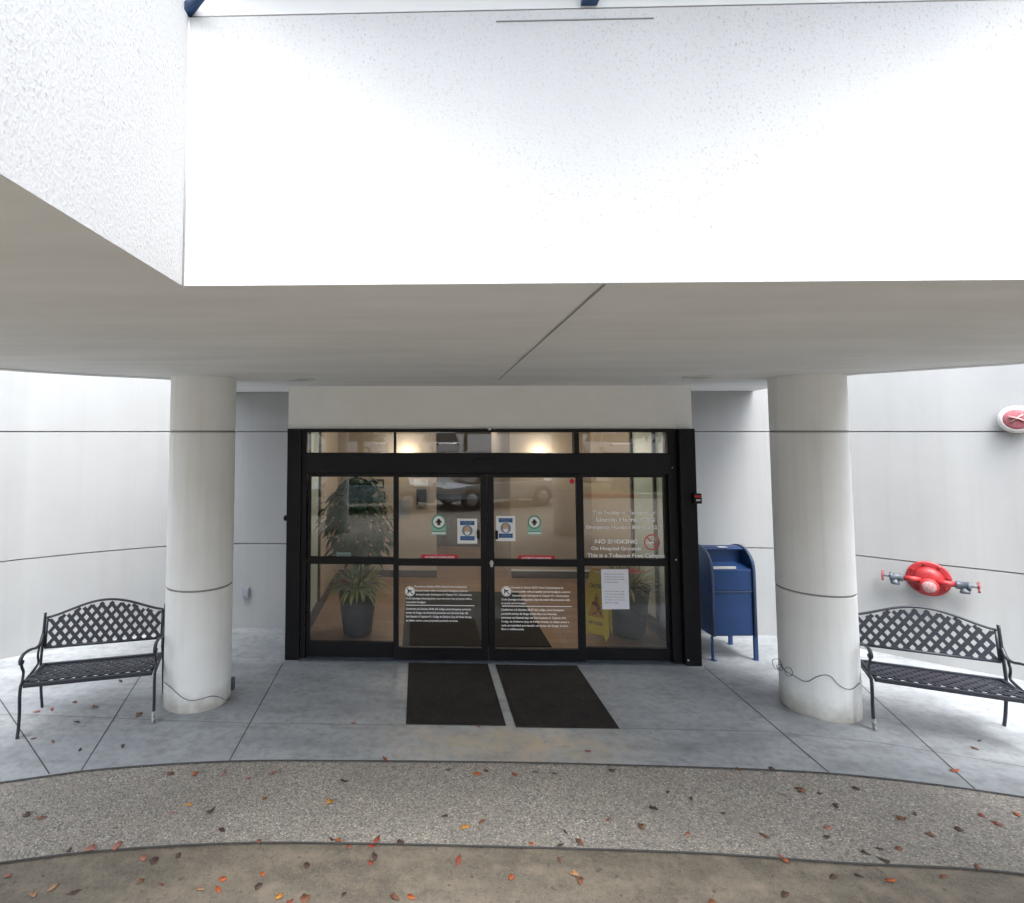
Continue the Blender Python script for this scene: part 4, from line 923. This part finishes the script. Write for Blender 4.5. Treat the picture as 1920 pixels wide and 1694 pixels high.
b = MB(); b.box(-iw, iw, 0.0, 0.02, 0.737, 0.753); b.build('ledge', M['mailedge'], mb, local=True, bevel=0.003)
b = MB(); top = [p for p in arc if p[0] >= 0.115]
inner = [(y + (0.012 if y < 0.25 else -0.012), z - 0.014) for y, z in top]
b.prism(top + [(0.5, 0.26)] + [(0.488, 0.26)] + list(reversed(inner)), -iw, iw, 0, lambda y, z, q: Vector((q, y, z))); b.build('hood', M['mailblue'], mb, local=True)
b = MB(); b.box(-iw, iw, 0.20, 0.215, 0.98, 1.18); b.build('inner_chute', M['mailblue'], mb, local=True)
b = MB(); b.box(-iw, iw, 0.032, 0.485, 0.255, 0.27); b.build('bottom_plate', M['mailblue'], mb, local=True)
b = MB(); b.face([(-iw, 0.012, 0.985), (iw, 0.012, 0.985), (iw, 0.20, 1.03), (-iw, 0.20, 1.03)]); b.build('chute_tray', M['mailblue'], mb, local=True)
b = MB(); b.box(-iw + 0.02, iw - 0.17, 0.02, 0.030, 0.990, 1.018); b.build('chute_label', M['offwhite'], mb, local=True)
b = MB(); b.box(-0.055, 0.045, 0.150, 0.20, 1.196, 1.2035); b.build('collection_label', M['offwhite'], mb, local=True)
for s in (-1, 1):
    for y in (0.012, 0.478):
        b = MB(); b.box(s * (W2 + 0.002) - 0.022, s * (W2 + 0.002) + 0.012 * s + 0.010, y - 0.012, y + 0.012, 0.0, 0.262); b.box(s * W2 - 0.03, s * W2 + 0.02, y - 0.025, y + 0.025, 0.0, 0.008); b.build('leg', M['mailblue'], mb, local=True, bevel=0.002)

# ------------------------------------------------------------------ red fire fitting on the right wall
def wall_point(px, py, P):
    """where the sight line of a pixel meets the curved wall P (plan polyline)"""
    d = ray(px, py)
    for (x0, y0), (x1, y1) in zip(P[:-1], P[1:]):
        den = d.x * (y1 - y0) - d.y * (x1 - x0)
        if abs(den) < 1e-9: continue
        t_ = (x0 * (y1 - y0) - y0 * (x1 - x0)) / den; u = (d.x * t_ - x0) / (x1 - x0) if abs(x1 - x0) > 1e-6 else 0
        if t_ > 0 and -1e-6 <= u <= 1.000001:
            tn = Vector((x1 - x0, y1 - y0, 0)).normalized(); nn_ = Vector((-tn.y, tn.x, 0))
            if nn_.dot(Vector((d.x, d.y, 0))) > 0: nn_ = -nn_
            return CAMP + d * t_, nn_
RP = [(v.x, v.y) for v in catmull([Vector((x, y, 0)) for x, y in RW], 8)]; LP = [(v.x, v.y) for v in catmull([Vector((x, y, 0)) for x, y in LW], 8)]
p, nn_ = wall_point(1741, 1085, RP)
ang = math.atan2(nn_.y, nn_.x) + math.pi / 2       # local -Y points out of the wall
fd = thing('fire_connection', 'red fire department fitting with two grey valves and hand wheels on the right wall', 'fire valve', p, ang); fd.scale = (0.78, 0.78, 0.78)
ax = (0, -1, 0)
b = MB(); b.lathe([(0.235, 0.0), (0.24, 0.012), (0.225, 0.026), (0.185, 0.030), (0.175, 0.03)], 40, (0, 0, 0), ax); b.build('wall_flange', M['red'], fd, local=True, smooth=False)
b = MB(); b.lathe([(0.165, 0.025), (0.160, 0.06), (0.135, 0.105), (0.09, 0.125), (0.03, 0.13)], 36, (0, 0, 0), ax); b.build('body', M['red'], fd, local=True, smooth=True)
b = MB(); b.lathe([(0.105, 0.06), (0.105, 0.185), (0.09, 0.20), (0.06, 0.202)], 32, (0.0, 0, -0.08), ax); b.build('cap', M['red'], fd, local=True)
b = MB(); b.lathe([(0.078, 0.2015), (0.076, 0.207), (0.01, 0.208)], 28, (0.0, 0, -0.08), ax)
pq = b.build('name_plate', M['plaque'], fd, local=True)
for k in range(8):
    a = 2 * math.pi * k / 8 + 0.2; b = MB(); b.lathe([(0.016, 0.028), (0.016, 0.045), (0.010, 0.048)], 6, (0.205 * math.cos(a), 0, 0.205 * math.sin(a)), ax); b.build('bolt', M['red'], fd, local=True)
for s in (-1, 1):
    b = MB(); b.tube([(s * 0.08, -0.10, -0.015), (s * 0.265, -0.115, -0.015)], [0.044, 0.036], 14); b.build('arm', M['red'], fd, local=True)
    b = MB(); b.tube([(s * 0.262, -0.115, -0.015), (s * 0.275, -0.115, -0.015), (s * 0.29, -0.115, -0.015), (s * 0.38, -0.115, -0.015), (s * 0.385, -0.115, -0.015), (s * 0.415, -0.115, -0.015)], [0.040, 0.056, 0.052, 0.050, 0.062, 0.058], 14)
    b.tube([(s * 0.345, -0.115, -0.02), (s * 0.352, -0.125, -0.075), (s * 0.354, -0.127, -0.080), (s * 0.356, -0.13, -0.115)], [0.040, 0.042, 0.054, 0.052], 14)
    b.tube([(s * 0.414, -0.115, -0.015), (s * 0.49, -0.115, -0.015)], 0.012, 8); v = b.build('valve', M['iron'], fd, local=True)
    b = MB(); cx = s * 0.49
    b.tube([(cx + 0.008 * math.sin(5 * a), -0.115 + 0.062 * math.cos(a), -0.015 + 0.062 * math.sin(a)) for a in [2 * math.pi * k / 24 for k in range(24)]], 0.0095, 8, close=True)
    for k in range(5):
        a = 2 * math.pi * k / 5; b.tube([(cx, -0.115, -0.015), (cx, -0.115 + 0.06 * math.cos(a), -0.015 + 0.06 * math.sin(a))], 0.006, 6)
    b.tube([(cx - 0.012, -0.115, -0.015), (cx + 0.012, -0.115, -0.015)], 0.015, 10); b.build('hand_wheel', M['redwheel'], fd, local=True)
# alarm bell
p, nn_ = wall_point(1905, 787, RP); ang = math.atan2(nn_.y, nn_.x) + math.pi / 2
bl = thing('alarm_bell', 'round red and white alarm bell high on the right wall', 'bell', p, ang)
b = MB(); b.lathe([(0.10, 0), (0.10, 0.05)], 28, (0, 0, 0), ax); b.build('base', M['iron'], bl, local=True)
b = MB(); b.lathe([(0.138, 0.045), (0.142, 0.055), (0.138, 0.085), (0.118, 0.108), (0.108, 0.112)], 36, (0, 0, 0), ax); b.build('rim', M['offwhite'], bl, local=True, smooth=True)
b = MB(); b.lathe([(0.1075, 0.108), (0.10, 0.115), (0.04, 0.122), (0.01, 0.123)], 32, (0, 0, 0), ax); b.build('dome', M['faded'], bl, local=True, smooth=True)
b = MB(); b.tube([(-0.06, -0.128, 0.03), (0.0, -0.129, 0.015), (0.06, -0.128, -0.02)], (0.014, 0.004), 6); b.tube([(-0.05, -0.128, -0.03), (0.04, -0.128, 0.05)], (0.010, 0.004), 6); b.build('marking', M['plaque'], bl, local=True)
# outlet
p, nn_ = wall_point(462, 1110, LP); b = MB()
b.box(p.x - 0.042, p.x + 0.042, p.y - 0.05, p.y - 0.001, p.z - 0.06, p.z + 0.06); b.box(p.x - 0.03, p.x + 0.03, p.y - 0.056, p.y - 0.051, p.z - 0.045, p.z + 0.045)
tag(b.build('wall_outlet', M['bluegrey'], bevel=0.006), 'small grey covered socket on the white wall left of the doors', 'socket')

# ------------------------------------------------------------------ fallen leaves
def leaf_mesh(seed, kind):
    r_ = random.Random(seed); b = MB(); n = 12; L = 0.040; ring = []
    wdt = r_.choice((0.45, 0.6, 0.8)); cup = r_.uniform(0.2, 0.9); fold = r_.uniform(-0.3, 0.5)
    for k in range(n):
        a = 2 * math.pi * k / n; x = math.cos(a) * L * (1.35 if abs(a) < 0.2 else 1) * r_.uniform(0.7, 1.15); y = math.sin(a) * L * wdt * r_.uniform(0.7, 1.25)
        z = 0.002 + cup * y * y / L + 0.25 * abs(fold) * x * x / L + r_.uniform(0, 0.003); ring.append(Vector((x, y, z)))
    c = b.bm.verts.new((0, 0, 0.003)); vs = [b.bm.verts.new(p) for p in ring]; c2 = b.bm.verts.new((0.0, 0, 0.0015)); vd_ = [b.bm.verts.new(p - Vector((0, 0, 0.0012))) for p in ring]
    for k in range(n):
        b.bm.faces.new((c, vs[k], vs[(k + 1) % n])).smooth = True; b.bm.faces.new((c2, vd_[(k + 1) % n], vd_[k])).smooth = True
        b.bm.faces.new((vs[k], vd_[k], vd_[(k + 1) % n], vs[(k + 1) % n]))
    b.tube([(-L * 0.95, 0, 0.004), (-L * 1.5, 0.004, 0.003)], 0.0011, 5)
    bmesh.ops.recalc_face_normals(b.bm, faces=b.bm.faces[:]); me = bpy.data.meshes.new('leaf'); b.bm.to_mesh(me); b.bm.free(); me.materials.append(M[kind]); return me
KN = {'r': ('l_red', 'red'), 'o': ('l_orange', 'orange'), 'y': ('l_yellow', 'yellow'), 'b': ('l_brown', 'reddish brown'), 'd': ('l_dark', 'dark brown'), 't': ('l_tan', 'tan'), 'p': ('l_pink', 'faded pink')}
LM = {k: [leaf_mesh(10 * i + j, v[0]) for j in range(5)] for i, (k, v) in enumerate(KN.items())}
LV = '''366,1451,o 319,1451,b 419,1450,p 466,1460,r 512,1450,p 644,1465,d 354,1509,y 395,1522,d 496,1498,b 619,1504,y 50,1528,d 77,1534,b 415,1557,d 324,1525,p 840,1444,d 895,1452,o 911,1446,d 722,1425,r
835,1530,d 904,1541,b 871,1551,y 130,1594,d 170,1592,p 220,1587,p 486,1577,b 622,1574,d 635,1576,o 654,1585,r 706,1576,r 696,1584,r 702,1604,d 696,1616,r 860,1611,r 750,1580,d 269,1607,p 289,1611,d 334,1602,d 15,1640,p
100,1662,t 140,1671,d 62,1675,t 264,1650,b 302,1656,b 418,1646,o 409,1666,o 492,1637,o 485,1659,d 575,1621,d 524,1679,y 542,1691,r 645,1675,d 740,1681,b 770,1680,o 958,1642,o 375,1665,t 572,1684,b 62,1386,b 99,1392,b 150,1407,d
138,1278,r 226,1278,d 140,1318,r 98,1331,r 69,1336,p 177,1328,b 144,1355,d 261,1341,b 965,1452,r 1040,1451,d 1102,1410,r 1147,1445,d 1252,1485,d 1296,1497,d 1225,1516,d 1357,1525,d 1140,1537,r 1202,1550,b 1290,1565,p
1434,1568,b 1552,1552,p 1550,1569,d 1501,1482,b 1470,1490,b 1536,1488,d 1605,1479,d 1447,1442,d 1385,1443,b 1840,1529,r 1870,1545,r 1907,1527,o 1797,1555,d 1715,1526,d 1692,1536,b 1745,1565,b 1650,1592,d 1622,1599,d 1685,1592,b
1660,1615,d 1832,1625,b 1470,1610,o 1562,1642,d 1610,1640,d 1670,1649,o 1770,1642,b 1049,1610,b 1087,1580,b 997,1582,o 1050,1585,d 1077,1637,t 1089,1650,b 961,1642,r 1472,1676,d 1337,1692,b 1790,1447,o 1837,1390,d 1827,1404,b
1567,1511,d 663,1357,o 898,1364,r 1005,1448,b 230,1400,d 420,1210,b 1060,1560,d'''
def yat(curve, x):
    for (x0, y0), (x1, y1) in zip(curve[:-1], curve[1:]):
        if x0 <= x <= x1: return y0 + (y1 - y0) * (x - x0) / (x1 - x0)
    return curve[0][1]
rl = random.Random(5); BK = {}
for it in LV.split():
    x, y, k = it.split(','); p = onZ(float(x), float(y)); me = rl.choice(LM[k])
    surf, z = ('grey paving', 0.0) if p.y > yat(E1, p.x) else (('pebbled band', -0.005) if p.y > yat(E2, p.x) else ('brown driveway', -0.012))
    o = bpy.data.objects.new('fallen_leaf', me); COL.objects.link(o); o.location = (p.x, p.y, z + 0.003); o.rotation_euler = (rl.uniform(-.12, .12), rl.uniform(-.12, .12), rl.uniform(0, 6.283)); s = rl.uniform(0.42, 0.85); o.scale = (s, s, s)
    band = 0 if p.x < -2.3 else 1 if p.x < -1.0 else 2 if p.x < 0.75 else 3 if p.x < 1.9 else 4 if p.x < 3.2 else 5
    BK.setdefault((k, surf, band), []).append(o)
NEAR = ['by the left bench', 'by the left column', 'before the left mat', 'before the right mat', 'before the right doorpost', 'by the right column']
ORD = ['leftmost', 'second from left', 'third from left', 'fourth from left', 'fifth from left', 'sixth from left', 'seventh from left', 'eighth from left', 'ninth from left', 'tenth from left']
WN = ['', '', 'two', 'three', 'four', 'five', 'six', 'seven', 'eight', 'nine', 'ten', 'eleven', 'twelve']
for (k, surf, band), L_ in BK.items():
    L_.sort(key=lambda q: q.location.x / max(q.location.y, 1))
    for i, o in enumerate(L_):
        c_ = KN[k][1]
        lab = f'{c_} leaf on the {surf} {NEAR[band]}' if len(L_) == 1 else f'{ORD[i]} of {WN[len(L_)]} {c_} leaves on the {surf} {NEAR[band]}'
        tag(o, lab, 'leaf', f'{c_} leaves on the {surf}')

# ------------------------------------------------------------------ the far side of the driveway (mirrored in the glass)
def crown(b, c, rx, rz, n, size, rs_):
    cl = [(Vector((rs_.gauss(0, .45) * rx, rs_.gauss(0, .45) * rx, rs_.uniform(-.8, .8) * rz)), rs_.uniform(0.25, 0.5)) for _ in range(16)]
    for k in range(n):
        q, rr = rs_.choice(cl); v = Vector((rs_.gauss(0, 1), rs_.gauss(0, 1), rs_.gauss(0, 1))).normalized() * rr * rx * rs_.uniform(0.5, 1)
        p = Vector(c) + q + Vector((v.x, v.y, v.z * rz / rx)); d = Vector((rs_.gauss(0, 1), rs_.gauss(0, 1), rs_.gauss(0, 1))).normalized(); e = d.orthogonal().normalized() * size; f = d.cross(e)
        b.face([p - e, p + f * 0.5, p + e, p - f * 0.5])
def tree(x, y, h, rx, mat, label):
    t_ = thing('tree', label, 'tree', (x, y, 0), 0, 'trees beyond the driveway'); rs_ = random.Random(int(x * 10) + 3); b = MB()
    b.tube([(x, y, 0), (x + 0.08, y, h * 0.3), (x, y + 0.05, h * 0.6)], [0.20, 0.15, 0.08], 8)
    for k in range(6):
        a = k * 1.05; b.tube([(x, y, h * (0.3 + 0.04 * k)), (x + rx * 0.3 * math.cos(a), y + rx * 0.3 * math.sin(a), h * 0.55), (x + rx * 0.6 * math.cos(a), y + rx * 0.6 * math.sin(a), h * 0.72)], [0.07, 0.05, 0.02], 6)
    b.build('trunk', M['bark'], t_)
    b = MB(); crown(b, (x, y, h * 0.68), rx, h * 0.30, 2600, 0.13, rs_); b.build('crown', mat, t_)
tree(-2.7, -12.6, 6.0, 2.4, M['tree_leaf'], 'green leafy tree on the grass verge, mirrored in the left glass panel')
tree(6.9, -11.9, 6.5, 2.2, M['tree_gold'], 'golden autumn tree on the grass verge, mirrored in the right sliding door')
tree(11.2, -12.6, 5.5, 2.5, M['tree_leaf'], 'green bushy tree on the grass verge, mirrored in the far right glass panel')
tree(-9, -36.0, 9.0, 4.0, M['tree_gold'], 'tall autumn tree behind the upper parking, on the left side')
tree(4, -36.0, 9.0, 4.5, M['tree_gold'], 'tall autumn tree behind the upper parking, in the middle')
tree(17, -36.0, 9.0, 4.5, M['tree_leaf'], 'tall green tree behind the upper parking, on the right side')
for hx, lab in ((-2.4, 'clipped green hedge on the verge mirrored in the left glass panel'), (9.6, 'clipped green hedge on the verge mirrored in the right glass panel')):
    b = MB(); rs_ = random.Random(4)
    for k in range(3200):
        p = Vector((hx + rs_.uniform(-1.7, 1.7), -10.6 + rs_.uniform(-0.5, 0.5), 0.14 + rs_.uniform(0, 1.0) ** 0.7)); d = Vector((rs_.gauss(0, 1), rs_.gauss(0, 1), rs_.gauss(0, 1))).normalized(); e = d.orthogonal().normalized() * 0.07; f = d.cross(e)
        b.face([p - e, p + f * 0.5, p + e, p - f * 0.5])
    tag(b.build('hedge', M['tree_leaf']), lab, 'hedge', 'clipped hedges on the verge')
def make_car(suv, paint, label, loc, rz, group):
    t_ = thing('parked_car', label, 'car', loc, rz, group)
    L, W = 4.6, 0.9; zb = 0.28; belt = 0.98 if suv else 0.86; roof = 1.68 if suv else 1.42
    low = [(-2.3, 0.35), (-2.3, 0.75), (-2.15, belt - .04), (-0.9, belt), (2.0, belt + .02), (2.28, belt - .12), (2.3, 0.4)]
    if not suv: low[2] = (-2.1, 0.74)
    def arch(cx): return [(cx + 0.37 * math.cos(a), 0.30 + 0.37 * math.sin(a)) for a in [math.pi * k / 10 for k in range(11)]]
    bottom = [(2.25, zb)] + arch(1.4) + arch(-1.4) + [(-2.25, zb)]
    poly = low + bottom
    b = MB(); f = lambda x, z, q: Vector((x, q * (1 - 0.06 * max(0, (abs(x) - 1.6))), z))
    b.prism(poly, -W, W, 0, f); b.build('body', paint, t_, local=True, bevel=0.05, seg=3)
    cab = [(-1.35, belt), (-0.65, roof - .03), (0.0, roof), (1.3, roof - .04), (1.95 if suv else 1.5, belt + .02)]
    if suv: cab[3] = (1.75, roof - .06); cab[4] = (2.12, belt + .02)
    fc = lambda x, z, q: Vector((x, q * (1 - 0.30 * (z - belt)), z))
    b = MB(); b.prism(cab, -W * .97, W * .97, 0, fc); b.build('windows', M['carglass'], t_, local=True, bevel=0.04)
    top = [(x * 0.97, z) for x, z in ((-0.72, roof - .08), (-0.62, roof), (0.0, roof + .03), (cab[3][0], roof - .01), (cab[3][0] + .08, roof - .09))]
    b = MB(); b.prism(top, -W * .80, W * .80, 0, lambda x, z, q: Vector((x, q, z))); b.build('roof', paint, t_, local=True, bevel=0.03)
    b = MB()
    for s in (-1, 1):
        for x in (-0.05, 1.15 if suv else 1.0): b.tube([(x, s * W * .985, belt), (x + 0.06, s * W * (1 - .30 * (roof - belt) * .95), roof - .03)], 0.035, 6)
    b.build('pillar', paint, t_, local=True)
    for x in (-1.4, 1.4):
        for s in (-1, 1):
            b = MB(); b.lathe([(0.24, -0.10), (0.32, -0.09), (0.33, 0.0), (0.32, 0.09), (0.24, 0.10)], 24, (x, s * (W - 0.09), 0.325), (0, 1, 0)); wh = b.build('wheel', M['tyre'], t_, local=True)
            b = MB(); b.lathe([(0.21, 0), (0.20, 0.02), (0.06, 0.012)], 20, (x, s * (W + 0.006), 0.325), (0, s, 0)); b.build('rim', M['rim'], wh, local=True)
    for s in (-1, 1):
        b = MB(); b.box(-2.31, -2.2, s * 0.68 - 0.16, s * 0.68 + 0.16, 0.62, 0.74); b.build('headlight', M['offwhite'], t_, local=True, bevel=0.02)
        b = MB(); b.box(2.22, 2.315, s * 0.74 - 0.09, s * 0.74 + 0.09, 0.72, 0.9); b.build('taillight', M['carred'], t_, local=True, bevel=0.02)
    return t_
g = 'cars parked across the driveway'
make_car(True, M['carwhite'], 'white sport utility car on the upper parking, mirrored in the left transom', (-4.6, -26.5, 0.85), R(20), g)
make_car(True, M['carwhite'], 'white boxy car beside it on the upper parking, further right', (1.4, -28.0, 0.85), R(75), g)
make_car(True, M['carwhite'], 'white car on the right of the upper parking, mirrored in the right transom', (13.0, -27.0, 0.85), R(80), g)
make_car(False, M['carsilver'], 'silver blue sedan stopped along the far kerb, mirrored in the left sliding door', (2.6, -7.0, -0.012), R(-25), g)
make_car(False, M['carsilver'], 'silver blue sedan stopped behind the left side of the canopy', (-1.9, -5.6, -0.012), R(-12), g)
make_car(False, M['cardark'], 'dark sedan parked across the lane on the right side', (13.0, -18.0, -0.03), R(88), g)
make_car(False, M['carred'], 'maroon sedan parked across the lane, mirrored beside the right door stile', (7.4, -16.8, -0.03), R(15), g)
